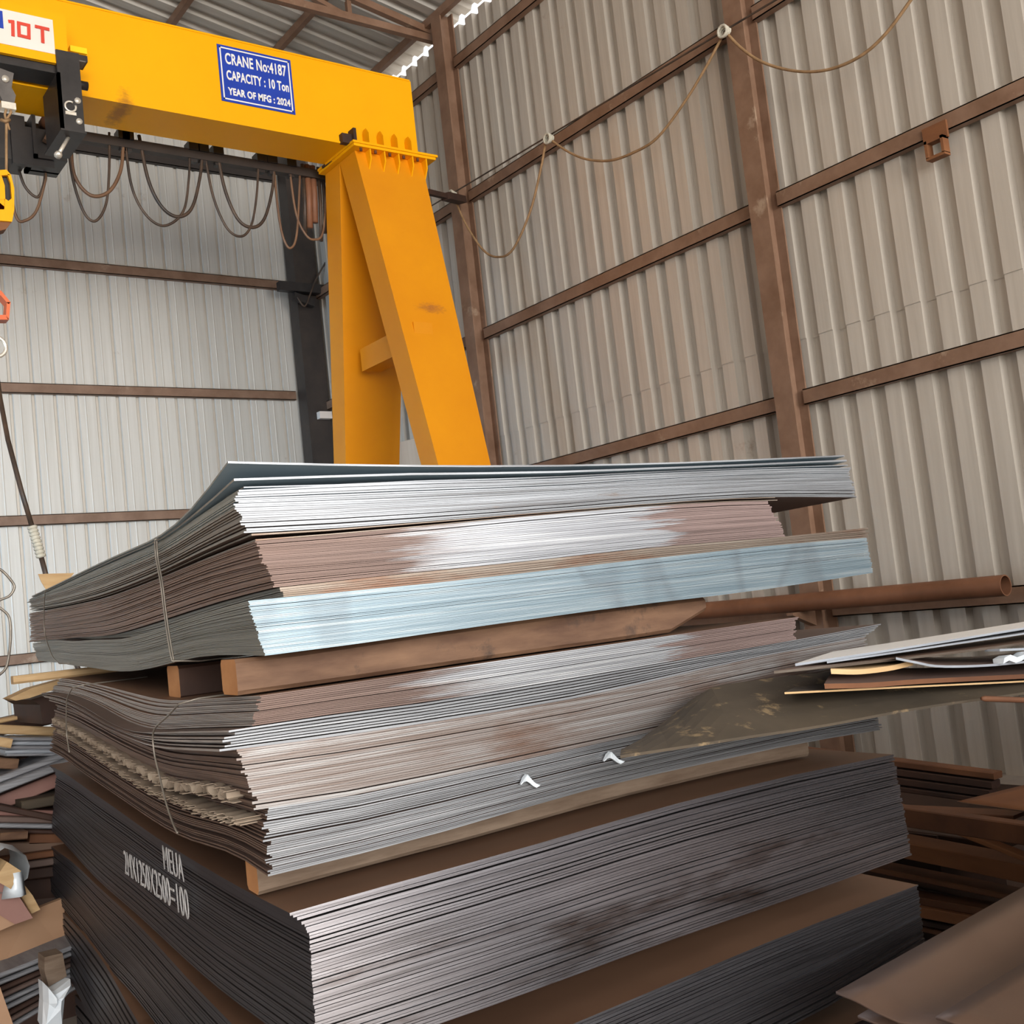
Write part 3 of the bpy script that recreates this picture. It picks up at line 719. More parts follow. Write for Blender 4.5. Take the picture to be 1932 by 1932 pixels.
def smooth_curve(c, lo, hi, n=28, it=2):
    xs = [lo + (hi - lo) * i / n for i in range(n + 1)]; ys = [interp(c, x) for x in xs]
    for _ in range(it):
        ys = [ys[0]] + [(ys[i - 1] + 2 * ys[i] + ys[i + 1]) / 4 for i in range(1, n)] + [ys[-1]]
    return list(zip(xs, ys))
FC = {  # front curves, left to right
 'a0': [(430, 869), (620, 874), (830, 877), (1000, 877), (1270, 872), (1590, 858)],
 'a1': [(437, 902), (547, 899), (713, 892), (1024, 889), (1270, 880), (1590, 867)],
 'a': [(447, 922), (580, 915), (713, 908), (847, 905), (1024, 902), (1217, 891), (1435, 883), (1605, 880)],
 'b': [(447, 957), (580, 953), (713, 950), (847, 942), (1024, 935), (1217, 918), (1435, 907), (1605, 906)],
 'bb': [(463, 1005), (580, 1000), (713, 990), (847, 980), (1000, 968), (1217, 950), (1362, 940), (1435, 936), (1616, 938)],
 'c1': [(488, 1020), (613, 1010), (747, 998), (1000, 973), (1217, 955), (1362, 946), (1449, 945)],
 'c2': [(497, 1063), (647, 1053), (1024, 1023), (1254, 1000), (1471, 985)],
 'c3': [(523, 1108), (680, 1090), (847, 1073), (1024, 1055), (1217, 1033), (1362, 1021), (1482, 1012), (1638, 994)],
 'd': [(470, 1133), (528, 1127), (680, 1113), (847, 1097), (1024, 1077), (1217, 1054), (1326, 1043), (1471, 1027), (1638, 1014)],
 'db': [(497, 1237), (553, 1235), (680, 1213), (847, 1190), (1024, 1165), (1217, 1139), (1362, 1123), (1507, 1103), (1645, 1081)],
 'e': [(498, 1311), (700, 1282), (1000, 1237), (1217, 1206), (1326, 1189), (1503, 1164)],
 'f': [(480, 1369), (654, 1343), (835, 1321), (1000, 1293), (1300, 1242), (1507, 1206), (1667, 1175)],
 'g': [(429, 1416), (654, 1387), (871, 1354), (1100, 1316), (1400, 1245), (1640, 1200)],
 'h': [(489, 1526), (654, 1505), (871, 1459), (1100, 1409), (1400, 1345), (1640, 1290)],
 'hb': [(521, 1651), (654, 1619), (871, 1561), (1100, 1492), (1288, 1450), (1521, 1400), (1661, 1378)],
 'K': [(556, 1720), (726, 1670), (943, 1612), (1100, 1566), (1241, 1524), (1482, 1464), (1695, 1421)],
 'Kb': [(597, 2010), (853, 1925), (1000, 1872), (1241, 1782), (1482, 1700), (1714, 1616)],
 'L': [(640, 2096), (1082, 1932), (1241, 1864), (1482, 1763), (1738, 1667)],
 'Lb': [(660, 2350), (1200, 2085), (1579, 1893), (1745, 1782)],
}
LC = {  # left side curves, near to far
 'a0': [(430, 869), (400, 905), (371, 958), (330, 988), (304, 1012), (243, 1036), (174, 1068), (110, 1100), (60, 1124)],
 'a1': [(437, 902), (405, 935), (371, 962), (330, 994), (304, 1016), (243, 1039), (174, 1071), (110, 1102), (60, 1126)],
 'a': [(443, 922), (400, 950), (350, 985), (300, 1021), (240, 1045), (170, 1076), (110, 1105), (57, 1128)],
 'b': [(450, 958), (400, 985), (320, 1040), (260, 1064), (200, 1090), (130, 1114), (57, 1134)],
 'bb': [(465, 1003), (400, 1030), (310, 1076), (240, 1105), (180, 1126), (120, 1140), (57, 1150)],
 'c1': [(487, 1022), (400, 1053), (300, 1095), (240, 1117), (200, 1131), (120, 1147), (57, 1158)],
 'c2': [(497, 1063), (400, 1084), (300, 1125), (200, 1162), (120, 1175), (57, 1182)],
 'c3': [(510, 1095), (435, 1114), (348, 1145), (304, 1160), (246, 1180), (203, 1192), (159, 1193), (116, 1199), (81, 1201), (57, 1206)],
 'd': [(470, 1134), (435, 1143), (377, 1160), (319, 1180), (261, 1202), (209, 1209), (174, 1206), (145, 1212), (110, 1207), (62, 1214)],
 'db': [(497, 1236), (481, 1240), (449, 1234), (417, 1231), (377, 1235), (327, 1247), (290, 1260), (261, 1264), (232, 1268), (197, 1264), (165, 1257), (142, 1257), (113, 1250), (70, 1246)],
 'e': [(498, 1311), (435, 1314), (377, 1318), (330, 1322), (300, 1318), (250, 1305), (190, 1290), (130, 1280), (118, 1279)],
 'f': [(480, 1369), (420, 1371), (350, 1373), (290, 1378), (240, 1360), (190, 1330), (145, 1311), (98, 1304)],
 'g': [(433, 1418), (300, 1412), (252, 1392), (203, 1370), (162, 1346), (130, 1330), (101, 1322)],
 'h': [(480, 1520), (400, 1497), (333, 1490), (283, 1470), (233, 1443), (183, 1413), (143, 1387), (100, 1367)],
 'hb': [(520, 1650), (487, 1620), (447, 1599), (400, 1593), (350, 1577), (300, 1547), (250, 1513), (200, 1480), (150, 1447), (127, 1427), (100, 1415)],
 'K': [(556, 1720), (467, 1677), (400, 1638), (300, 1578), (217, 1519), (167, 1486), (133, 1461), (97, 1443)],
 'Kb': [(590, 1990), (517, 1932), (433, 1877), (350, 1806), (300, 1758), (247, 1710), (187, 1660), (147, 1617), (117, 1583), (95, 1563)],
 'L': [(650, 2090), (560, 2005), (467, 1927), (433, 1887), (357, 1820), (323, 1777), (277, 1733), (240, 1697), (200, 1665), (150, 1618), (106, 1590)],
 'Lb': [(660, 2350), (310, 1932), (283, 1893), (253, 1857), (217, 1827), (173, 1763), (133, 1717), (103, 1677)],
 'Nt': [(700, 2440), (260, 1932), (200, 1820), (153, 1757), (117, 1720)],
 'Nb': [(760, 2800), (173, 1932), (150, 1880), (117, 1817)],
}
# bundles: top curve, bottom curve, left px offset, count ...
Q = lambda k: [front(x, y) for x, y in FC[k]]
def lq(k, s0=0.0):
    c = [left(x, y, s0) for x, y in LC[k]]
    return sorted(c)
def sheet_stack(key, top, bot, n, mats, label, group, s_l=None, s_r=None, t_far=None, gap=.22, jit=.006, name='steel_sheet', loose=0.0, step=None, top_label=None, bot_label=None, ns=9, ntt=22, fall=.62, jitr=None, gaps=(), thick=.003, front_t=0.0):
    ft = Q(top); lt = lq(top, ft[0][0])
    if bot is None:
        fb = [(a, b - thick) for a, b in ft]; lb_ = [(a, b - thick) for a, b in lt]
    else:
        fb = Q(bot); lb_ = lq(bot, fb[0][0])
    s0 = s_l if s_l is not None else (ft[0][0] + fb[0][0]) / 2
    s1 = s_r if s_r is not None else (ft[-1][0] + fb[-1][0]) / 2
    s0t, s0b = (s0 if isinstance(s0, tuple) else (s0, s0)); s1t, s1b = (s1 if isinstance(s1, tuple) else (s1, s1))
    t1t = t_far if t_far else lt[-1][0]; t1b = t_far if t_far else lb_[-1][0]
    if isinstance(t_far, tuple): t1t, t1b = t_far
    FTs, FBs = smooth_curve(ft, min(s0t, s0b), max(s1t, s1b)), smooth_curve(fb, min(s0t, s0b), max(s1t, s1b))
    LTs, LBs = smooth_curve(lt, 0, max(t1t, t1b), it=3), smooth_curve(lb_, 0, max(t1t, t1b), it=3)
    made = []
    wts = [1.0 + (random.random() - .5) * .5 + (gaps[i] if i < len(gaps) else 0) * 0 for i in range(n)]
    gp = [gap * (1 + (2.2 if random.random() < .12 else 0)) for _ in range(n)]
    tot = sum(wts[i] * (1 + gp[i]) for i in range(n)); acc = 0
    for i in range(n):
        q0 = acc / tot; acc += wts[i]; q1 = acc / tot; acc += wts[i] * gp[i]
        qm = (q0 + q1) / 2
        sl = s0b + (s0t - s0b) * qm + (random.random() - .5) * 2 * jit
        jr = jit if jitr is None else jitr
        sr = s1b + (s1t - s1b) * qm + (random.random() - .5) * 2 * jr
        if step: sl += step(qm)
        tf = t1b + (t1t - t1b) * qm + (random.random() - .5) * .02
        tn = front_t + random.random() * .003
        SS = [sl + (sr - sl) * (k / ns) for k in range(ns + 1)]
        TT = [tn + (tf - tn) * (k / ntt) for k in range(ntt + 1)]
        amp = loose * random.random(); ph = random.random() * 6.28
        vs_ = []
        for q in (q0, q1):
            for t_ in TT:
                tc = max(t_, 0)
                dl = (interp(LBs, tc) * (1 - q) + interp(LTs, tc) * q) - (LBs[0][1] * (1 - q) + LTs[0][1] * q)
                for s in SS:
                    zf = interp(FBs, s) * (1 - q) + interp(FTs, s) * q
                    x_ = min(1, max(0, (s - s0b) / 1.25)); w_ = 1 - fall * (x_ * x_ * (3 - 2 * x_))
                    vs_.append(S(s, t_, zf + dl * w_))
        W = ns + 1; H = ntt + 1; o2 = W * H; fs = []; mi = []
        for j in range(ntt):
            for k in range(ns):
                a = j * W + k
                fs.append((a, a + W, a + W + 1, a + 1)); mi.append(0)
                fs.append((o2 + a, o2 + a + 1, o2 + a + W + 1, o2 + a + W)); mi.append(3)
        for k in range(ns):
            fs.append((k, k + 1, o2 + k + 1, o2 + k)); mi.append(1)
            a = ntt * W + k; fs.append((a + 1, a, o2 + a, o2 + a + 1)); mi.append(2)
        for j in range(ntt):
            a = j * W; fs.append((a + W, a, o2 + a, o2 + a + W)); mi.append(2)
            a = j * W + ns; fs.append((a, a + W, o2 + a + W, o2 + a)); mi.append(2)
        m = MB(); m.add(vs_, fs, mi)
        mm = list(mats)
        if i < n - 1 and mats[2] == 's_black': mm[3] = 'face_dark'      # only the exposed top sheet has rusted
        lab, gr = label, group
        if i == n - 1 and top_label: lab, gr = top_label, None
        if i == 0 and bot_label: lab, gr = bot_label, None
        o = m.build(name, [MT[k_] for k_ in mm], label=lab, cat='metal sheet')
        if gr: o['group'] = gr
        made.append(o)
    return made
# black bundles at the foot of the pile; upper black bundle overhangs to the left at its top
def Kstep(q): return -(.03 * ((q - .8) / .2) ** 2 if q > .8 else 0)
sheet_stack('K', 'K', 'Kb', 46, ('face_dark', 'e_black', 's_black', 'face_rust'), 'thick dark steel sheet in the upper black bundle with white writing', 'sheets of the upper black bundle', s_l=(.012, .006), s_r=(1.225, 1.235), step=Kstep, jit=.001, jitr=.003, gap=.2, top_label='rust brown topped sheet lying on top of the upper black bundle')
sheet_stack('L', 'L', 'Lb', 30, ('face_dark', 'e_black', 's_black', 'face_rust'), 'dark steel sheet in the second black bundle from the bottom right', 'sheets of the second black bundle', s_l=(.012, .01), s_r=(1.24, 1.238), jit=.001, jitr=.003, gap=.2, top_label='brown topped sheet lying on top of the second black bundle')
# third bundle: straight continuation to the floor, seen only on the left
def plain_stack(lt_px, lb_px, zt, zb, n, s0, s1, label, group):
    lt = sorted(left(x, y) for x, y in lt_px); lb_ = sorted(left(x, y) for x, y in lb_px)
    t1 = min(lt[-1][0], 2.85)
    LT, LB = smooth_curve(lt, 0, t1), smooth_curve(lb_, 0, t1)
    for i in range(n):
        q0, q1 = i / n, (i + .78) / n
        m = MB(); ntt = 18; vs_ = []
        ds = (random.random() - .5) * .006
        for q in (q0, q1):
            for k in range(ntt + 1):
                t_ = t1 * k / ntt
                z = interp(LB, t_) * (1 - q) + interp(LT, t_) * q
                for s in (s0 + ds, s0 + .4, s1 + ds): vs_.append(S(s, t_, z))
        W = 3; o2 = W * (ntt + 1); fs = []; mi = []
        for j in range(ntt):
            for k in range(2):
                a = j * W + k; fs += [(a, a + W, a + W + 1, a + 1), (o2 + a, o2 + a + 1, o2 + a + W + 1, o2 + a + W)]; mi += [0, 3]
            a = j * W; fs.append((a + W, a, o2 + a, o2 + a + W)); mi.append(2)
            a += 2; fs.append((a, a + W, o2 + a + W, o2 + a)); mi.append(2)
        for k in range(2):
            fs.append((k, k + 1, o2 + k + 1, o2 + k)); mi.append(1); a = ntt * W + k; fs.append((a + 1, a, o2 + a, o2 + a + 1)); mi.append(2)
        m.add(vs_, fs, mi).build('steel_sheet', [MT[k_] for k_ in ('face_dark', 'e_black', 's_black', 'face_rust' if i == n - 1 else 'face_dark')], label=label if i < n - 1 else label.replace('dark steel sheet in', 'brown topped sheet lying on'), cat='metal sheet', **({'group': group} if i < n - 1 else {}))
plain_stack(LC['Nt'], LC['Nb'], .6, .4, 10, .0, 1.2, 'dark steel sheet in the third black bundle from the top', 'sheets of the third black bundle')
plain_stack([(760, 2950), (173, 1935), (150, 1905), (117, 1868)], [(820, 3350), (110, 1990)], .35, .1, 8, .03, 1.2, 'dark steel sheet in the lowest black bundle by the floor', 'sheets of the lowest black bundle')
# middle pile
sheet_stack('h', 'h', 'hb', 30, ('face_brown', 'e_loose', 's_umber', 'face_brown'), 'bright edged sheet in the loose lowest layer of the middle pile', 'loose sheets at the bottom of the middle pile', s_r=(1.19, 1.2), jit=.006, gap=.28)
sheet_stack('g', 'g', 'h', 26, ('face_brown', 'e_pinkwhite', 's_umber', 'face_brown'), 'pinkish white edged sheet in the thick layer of the middle pile', 'pinkish sheets of the middle pile', s_l=(-.068, -.045), s_r=(1.19, 1.18), jit=.005, gap=.16)
sheet_stack('f', 'f', 'g', 7, ('face_brown', 'e_loose', 's_grey', 'face_brown'), 'pale sheet sticking out left in the thin loose layer of the middle pile', 'pale loose sheets of the middle pile', s_l=(-.062, -.085), s_r=(1.235, 1.2), jit=.012, gap=.5, name='steel_sheet')
sheet_stack('e', 'e', 'f', 16, ('face_brown', 'e_mixed', 's_grey', 'face_rust'), 'rust and white edged sheet at the top of the middle pile', 'rusty sheets at the top of the middle pile', s_l=(-.025, -.04), s_r=(1.012, 1.0), jit=.005, top_label='dark brown topped sheet under the upper timber, topmost of the middle pile')
# top pile
sheet_stack('d', 'd', 'db', 36, ('face_dark', 'e_bluewhite', 's_green', 'face_dark'), 'bluish white edged sheet in the lowest bundle of the top pile', 'bluish sheets of the top pile', s_l=(-.033, -.016), s_r=(1.232, 1.238), jit=.0018, gap=.14)
sheet_stack('c3', 'c3', 'd', 5, ('face_brown', 'e_tan', 's_green', 'face_brown'), 'tan edged sheet of the thin layer above the bluish bundle', 'tan sheets of the top pile', s_l=(.012, .018), s_r=(1.236, 1.236), jit=.006)
sheet_stack('c2', 'c2', 'c3', 14, ('face_brown', 'e_mixed', 's_brown', 'face_rust'), 'rust brown edged sheet in the lower half of the short rusty bundle', 'lower rusty sheets of the top pile', s_l=(-.004, .008), s_r=(1.0, 1.01), jit=.0025, gap=.14)
sheet_stack('c1', 'c1', 'c2', 14, ('face_brown', 'e_mixed', 's_brown', 'face_rust'), 'rust brown edged sheet in the upper half of the short rusty bundle', 'upper rusty sheets of the top pile', s_l=(-.012, -.007), s_r=(.975, .998), jit=.003, gap=.14)
sheet_stack('bb', 'bb', 'c1', 2, ('face_brown', 'e_tan', 's_mix', 'face_brown'), 'dark sheet in the gap above the short rusty bundle', 'dark sheets in the gap of the top pile', s_l=(-.022, -.018), s_r=(1.0, 1.0), jit=.006, gap=.8)
sheet_stack('b', 'b', 'bb', 11, ('face_brown', 'e_white', 's_mix', 'face_brown'), 'white and brown edged sheet in the second bundle of the top pile', 'white and brown sheets of the top pile', s_l=(-.036, -.028), s_r=(1.214, 1.218), jit=.004, gap=.18)
sheet_stack('a', 'a', 'b', 9, ('face_blue', 'e_white', 's_green', 'face_blue'), 'clean white edged sheet in the upper bundle of the top pile', 'white sheets of the top pile', s_l=(-.035, -.037), s_r=(1.212, 1.206), jit=.004)
FC['a2'] = [(490, 913), (620, 911), (760, 903), (1024, 897), (1270, 884), (1600, 874)]
LC['a2'] = [(443, 916), (405, 942), (365, 972), (330, 998), (304, 1018), (243, 1042), (174, 1073), (110, 1104), (60, 1127)]
sheet_stack('a2', 'a2', None, 1, ('face_blue', 'e_white', 's_mix', 'face_blue'), 'loose bent sheet just under the two lifted sheets of the top pile', None, s_l=-.02, s_r=1.22, front_t=.012)
sheet_stack('a1', 'a1', None, 1, ('face_blue', 'e_white', 's_mix', 'face_blue'), 'second sheet from the top of the whole pile, corner lifted', None, s_l=-.041, s_r=1.2, thick=.004)
sheet_stack('a0', 'a0', None, 1, ('face_blue', 'e_white', 's_green', 'face_blue'), 'topmost sheet of the whole pile, blue grey underside showing at its lifted corner', None, s_l=-.044, s_r=1.196, thick=.0035)

# writing on the side of the upper black bundle
kside = [o for o in COL.objects if o.get('group') == 'sheets of the upper black bundle'][22]
def side_text(s, x0, y0, x1, y1, hpx, s_off, width=None):
    a_ = hitp(x0, y0, N0 + U * s_off, NL); b_ = hitp(x1, y1, N0 + U * s_off, NL); c_ = hitp(x0, y0 - hpx, N0 + U * s_off, NL)
    xd = (b_ - a_); h = (c_ - a_).length
    yd = Vector((0, 0, 1)); yd = (yd - xd.normalized() * yd.dot(xd.normalized()))
    t_ = text(s, 'white_lettering', MT['chalk'], kside, a_, xd, yd, h * 1.35, xd.length, .0008, off=-.0012)
    t_['label'] = 'white hand painted figures on the dark edge'
side_text('2MX1250X2500=100', 236, 1648, 357, 1737, 42, .0)
side_text('MEUA', 309, 1640, 346, 1664, 45, -.004)

# bearer timbers in the stack
def timber(name, s0, s1, t0, t1, z0f, z1f, mats, lab, n=10, cut=None):
    rings = []
    for i in range(n + 1):
        s = s0 + (s1 - s0) * i / n
        za, zb = z0f(s), z1f(s)
        c = .006; j = random.uniform(-.002, .002)
        k = 0
        if cut and s > s1 - cut: k = (s - (s1 - cut)) / cut
        za2 = za + (zb - za) * .55 * k
        rings.append([S(s, t0 + c, za2), S(s, t1 - c, za2), S(s, t1, za2 + c), S(s, t1, zb - c), S(s, t1 - c, zb), S(s, t0 + c, zb), S(s, t0 + j, zb - c), S(s, t0 + j, za2 + c)])
    m = MB(); k = 8; vs_ = [p for r_ in rings for p in r_]; fs = []; mi = []
    for i in range(n):
        for j in range(k):
            j2 = (j + 1) % k; fs.append((i * k + j, i * k + j2, (i + 1) * k + j2, (i + 1) * k + j)); mi.append(0)
    fs += [tuple(reversed(range(k))), tuple(range(n * k, n * k + k))]; mi += [1, 1]
    m.add(vs_, fs, mi)
    return m.build(name, mats, None, label=lab, cat='timber')
tm = [MT['timber'], MT['timber_end']]
fdb, fe, fhb, fK, fKb, fL = (smooth_curve(Q(k), -.1, 1.26) for k in ('db', 'e', 'hb', 'K', 'Kb', 'L'))
s_t0 = front(447, 1275, .055)[0]; s_t1 = front(1333, 1150, .055)[0]
timber('bearer_timber', s_t0, s_t1, .055, .14, lambda s: interp(fe, s) + .001, lambda s: interp(fdb, s) - .001, tm, 'wide orange brown timber under the bluish bundle, chamfered at its right end', cut=.09)
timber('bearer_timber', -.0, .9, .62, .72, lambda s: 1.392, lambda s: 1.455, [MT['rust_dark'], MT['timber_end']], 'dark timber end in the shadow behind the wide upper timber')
lt_e = smooth_curve(lq('e'), 0, 2.3)
timber('bearer_timber', -.16, 1.1, 2.1, 2.19, lambda s: 1.428, lambda s: 1.452, [MT['wood_pale'], MT['wood_pale']], 'pale split plank sticking out at the far left under the top pile')
q0 = front(463, 1650, .03)[0]
timber('bearer_timber', -.02, 1.12, .125, .185, lambda s: interp(fK, s) + .002, lambda s: interp(fhb, s) - .001, [MT['timber_grey'], MT['timber_end']], 'long grey brown timber on the upper black bundle')
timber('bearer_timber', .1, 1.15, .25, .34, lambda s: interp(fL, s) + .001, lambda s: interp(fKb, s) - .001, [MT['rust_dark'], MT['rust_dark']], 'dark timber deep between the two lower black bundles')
# binding wires round the piles
def lp(pts, s0=-.06): return catmull([hitp(x, y, N0 + U * s0, NL) for x, y in pts], 6)
def bind(pts, lab, r=.0025, s0=-.06, tail_t=True, tail_b=True):
    P_ = lp(pts, s0); m = MB()
    if tail_t: P_ = [P_[0] + U * .18 + Vector((0, 0, .004)), P_[0] + U * .03 + Vector((0, 0, .004))] + P_
    if tail_b: P_ = P_ + [P_[-1] + U * .05 + Vector((0, 0, -.006)), P_[-1] + U * .2 + Vector((0, 0, -.004))]
    m.tube(P_, r, 6); return m
for dx in (0,):
    m = bind([(292, 1018), (294, 1050), (303, 1100), (309, 1150), (316, 1200), (324, 1247)], '', .0016, -.045)
    P2 = lp([(296, 1020), (298, 1052), (307, 1102), (313, 1152), (320, 1200), (328, 1246)], -.045); m.tube(P2, .0015, 6)
    m.build('binding_wire', MT['wire'], None, label='double binding wire round the top pile, left of its near corner', cat='wire')
bind([(85, 1116), (83, 1150), (84, 1190), (90, 1215), (100, 1240), (112, 1252)], '', .0017, -.045).build('binding_wire', MT['wire'], None, label='thin binding wire at the far left end of the top pile', cat='wire')
m = bind([(338, 1328), (315, 1352), (290, 1379), (291, 1420), (300, 1460), (312, 1510), (325, 1550), (335, 1572)], '', .0017, -.09, True, False)
m.build('binding_wire', MT['wire'], None, label='bent binding wire in the waist of the middle pile', cat='wire')
bind([(136, 1298), (127, 1318), (125, 1345), (126, 1385), (131, 1420)], '', .0017, -.09, True, False).build('binding_wire', MT['wire'], None, label='binding wire at the far left end of the middle pile', cat='wire')
# torn cardboard packing inside the middle pile
def card(px, h, lab, lam=.024):
    """strip of corrugated board: two liners and a wavy flute, torn along its visible edge"""
    P_ = [hitp(x, y, N0 + U * -.062, NL) for x, y in px]; P_ = catmull(P_, 60); m = MB()
    L_ = [0]
    for a, b in zip(P_, P_[1:]): L_.append(L_[-1] + (b - a).length)
    for kind in (0, 1, 2):
        vs_ = []
        for i, p in enumerate(P_):
            torn = U * (-.010 * abs(math.sin(i * .37 + kind) * math.sin(i * .11 + 2 * kind)) - random.random() * .002)
            wob = .0015 * math.sin(i * .23 + kind)
            z = (-h / 2 + wob) if kind == 0 else (h / 2 + wob) if kind == 2 else h * .42 * math.sin(L_[i] / lam * 6.28)
            for dz in (-.0006, .0006): vs_ += [p + torn + Vector((0, 0, z + dz)), p + U * .03 + Vector((0, 0, z + dz))]
        fs = []
        for i in range(len(P_) - 1):
            a = i * 4; b = a + 4
            fs += [(a, b, b + 1, a + 1), (a + 2, a + 3, b + 3, b + 2), (a, a + 2, b + 2, b), (a + 1, b + 1, b + 3, a + 3)]
        n_ = len(P_) * 4 - 4
        fs += [(0, 1, 3, 2), (n_, n_ + 2, n_ + 3, n_ + 1)]
        m.add(vs_, fs)
    m.build('torn_card', MT['card'], None, label=lab, cat='packing')
card([(440, 1504), (400, 1489), (333, 1482), (283, 1460), (233, 1432), (183, 1402), (143, 1378), (103, 1358)], .016, 'torn corrugated card strip squeezed in the middle pile, upper one')
card([(455, 1552), (420, 1540), (380, 1530), (340, 1510), (290, 1492), (240, 1462), (190, 1428), (150, 1400), (112, 1378)], .007, 'thin torn card strip squeezed in the middle pile, lower one', .05)
# bits of plastic on the front
for (x, y, dx, lab) in ((1000, 1476, 34, 'white plastic scrap stuck to the front of the middle pile, left one'), (1158, 1432, 40, 'white plastic scrap stuck to the front of the middle pile near the muddy sheet')):
    p = hitp(x, y, N0 + V * -.006, NF); m = MB(); vs_ = []
    for i in range(7):
        a = i / 6; w_ = .005 * math.sin(math.pi * a) + .001
        c_ = p + U * (dx / 2071 * 2 * (a - .5)) + Vector((0, 0, .008 * math.sin(a * 5)))
        vs_ += [c_ + Vector((0, 0, w_)) - V * .006 * math.sin(a * 7), c_ - Vector((0, 0, w_)), c_ - Vector((0, 0, w_)) + V * .004, c_ + Vector((0, 0, w_)) + V * .004]
    m.loft([vs_[i * 4:i * 4 + 4] for i in range(7)]).build('plastic_scrap', MT['plastic'], None, label=lab, cat='plastic')
# curled offcut at the far end of the top pile
m = MB(); rows = []
for (xa, ya, xb, yb, yy) in ((72, 1083, 140, 1081, 4.42), (78, 1098, 128, 1096, 4.36), (90, 1117, 116, 1115, 4.3)):
    rows.append((hit(xa, ya, 1, yy), hit(xb, yb, 1, yy)))
vs_ = [p for r_ in rows for p in r_]; vs_ += [p + Vector((0, .004, 0)) for p in vs_]
m.add(vs_, [(0, 1, 3, 2), (2, 3, 5, 4), (6, 8, 9, 7), (8, 10, 11, 9), (0, 6, 7, 1), (4, 5, 11, 10), (0, 2, 8, 6), (2, 4, 10, 8), (1, 7, 9, 3), (3, 9, 11, 5)])
m.build('sheet_offcut', MT['wood_pale'], None, label='small pale curled offcut standing at the far left end of the top pile', cat='offcut')

# ------------------------------------------------------------------ scrap sheets leaning in from the right
def patch(name, near, far, tn, tf, mt, lab, th=.004, cat='metal sheet', mid=0.0, n=16, edge=None, rows=5, group=None):
    A_ = catmull([hitp(x, y, N0 + V * tn, NF) for x, y in near], 6); B_ = catmull([hitp(x, y, N0 + V * tf, NF) for x, y in far], 6)
    def res(P_, k): 
        f_ = k * (len(P_) - 1); i = min(int(f_), len(P_) - 2); return P_[i].lerp(P_[i + 1], f_ - i)
    vs_ = []
    for off in (0, -th):
        for i in range(n + 1):
            a, b = res(A_, i / n), res(B_, i / n)
            for j in range(rows + 1):
                k = j / rows; p = a.lerp(b, k)
                vs_.append(p + Vector((0, 0, off + mid * math.sin(math.pi * k))))
    W = rows + 1; o2 = W * (n + 1); fs = []; mi = []
    for i in range(n):
        for j in range(rows):
            a = i * W + j; fs += [(a, a + W, a + W + 1, a + 1), (o2 + a, o2 + a + 1, o2 + a + W + 1, o2 + a + W)]; mi += [0, 0]
        a = i * W; fs.append((a, o2 + a, o2 + a + W, a + W)); mi.append(1)
        a = i * W + rows; fs.append((a, a + W, o2 + a + W, o2 + a)); mi.append(1)
    for j in range(rows):
        fs.append((j, j + 1, o2 + j + 1, o2 + j)); mi.append(1)
        a = n * W + j; fs.append((a, o2 + a, o2 + a + 1, a + 1)); mi.append(1)
    m = MB(); m.add(vs_, fs, mi)
    return m.build(name, [MT[mt], MT[edge or mt]], None, label=lab, cat=cat)
patch('scrap_sheet', [(1170, 1425), (1290, 1407), (1400, 1390), (1560, 1366), (1740, 1333), (1932, 1306), (2150, 1272)], [(1176, 1418), (1250, 1364), (1330, 1303), (1400, 1287), (1560, 1268), (1740, 1262), (1932, 1250), (2150, 1235)], -.26, -.05, 'sheet_muddy', 'muddy brown bent sheet with torn left corner leaning on the middle pile', .004, mid=.006)
patch('scrap_sheet', [(1480, 1306), (1600, 1300), (1740, 1293), (1932, 1284), (2150, 1272)], [(1500, 1296), (1620, 1288), (1740, 1281), (1932, 1272), (2150, 1262)], -.24, -.12, 'sheet_muddy', 'narrow dirty sheet with pale edge lying on the muddy sheet', .003, edge='wood_pale')
patch('scrap_sheet', [(1555, 1290), (1640, 1288), (1740, 1281), (1932, 1272), (2150, 1262)], [(1590, 1268), (1700, 1262), (1800, 1262), (1932, 1256), (2150, 1250)], -.25, -.06, 'face_brown', 'dark sheet with rounded rusty edge above the muddy sheet', .008, mid=.01, edge='rust')
patch('torn_board', [(1567, 1262), (1620, 1263), (1680, 1256), (1722, 1246)], [(1572, 1254), (1620, 1250), (1680, 1243), (1722, 1240)], -.25, -.15, 'wood_pale', 'torn piece of brown board between the scrap sheets', .008, cat='board')
patch('scrap_sheet', [(1690, 1240), (1730, 1248), (1771, 1255), (1850, 1254), (1932, 1247), (2150, 1225)], [(1690, 1236), (1730, 1238), (1771, 1240), (1850, 1238), (1932, 1230), (2150, 1212)], -.27, -.05, 'face_brown', 'curved sheet with pale wavy edge under the flat scrap sheets', .004, edge='scrap_blue')
patch('scrap_sheet', [(1460, 1266), (1560, 1256), (1700, 1241), (1850, 1223), (1932, 1212), (2150, 1182)], [(1560, 1246), (1700, 1230), (1850, 1210), (1932, 1198), (2150, 1165)], -.24, -.06, 'sheet_brown', 'flat scrap sheet with thin brown edge, second from the top', .004, edge='e_tan')
patch('scrap_sheet', [(1560, 1248), (1700, 1228), (1850, 1206), (1932, 1194), (2150, 1160)], [(1600, 1236), (1700, 1220), (1850, 1197), (1932, 1184), (2150, 1150)], -.22, -.08, 'scrap_grey', 'flat grey scrap sheet, just under the topmost pale one', .003, edge='scrap_blue')
patch('scrap_sheet', [(1500, 1252), (1640, 1231), (1760, 1212), (1932, 1184), (2150, 1150)], [(1572, 1229), (1690, 1211), (1800, 1194), (1932, 1173), (2150, 1138)], -.21, -.04, 'white', 'pale topmost flat sheet of the scrap at the right', .004, edge='scrap_blue')
a_, b_ = hitp(1852, 1318, N0 - V * .3, NF), hitp(1960, 1322, N0 - V * .3, NF)
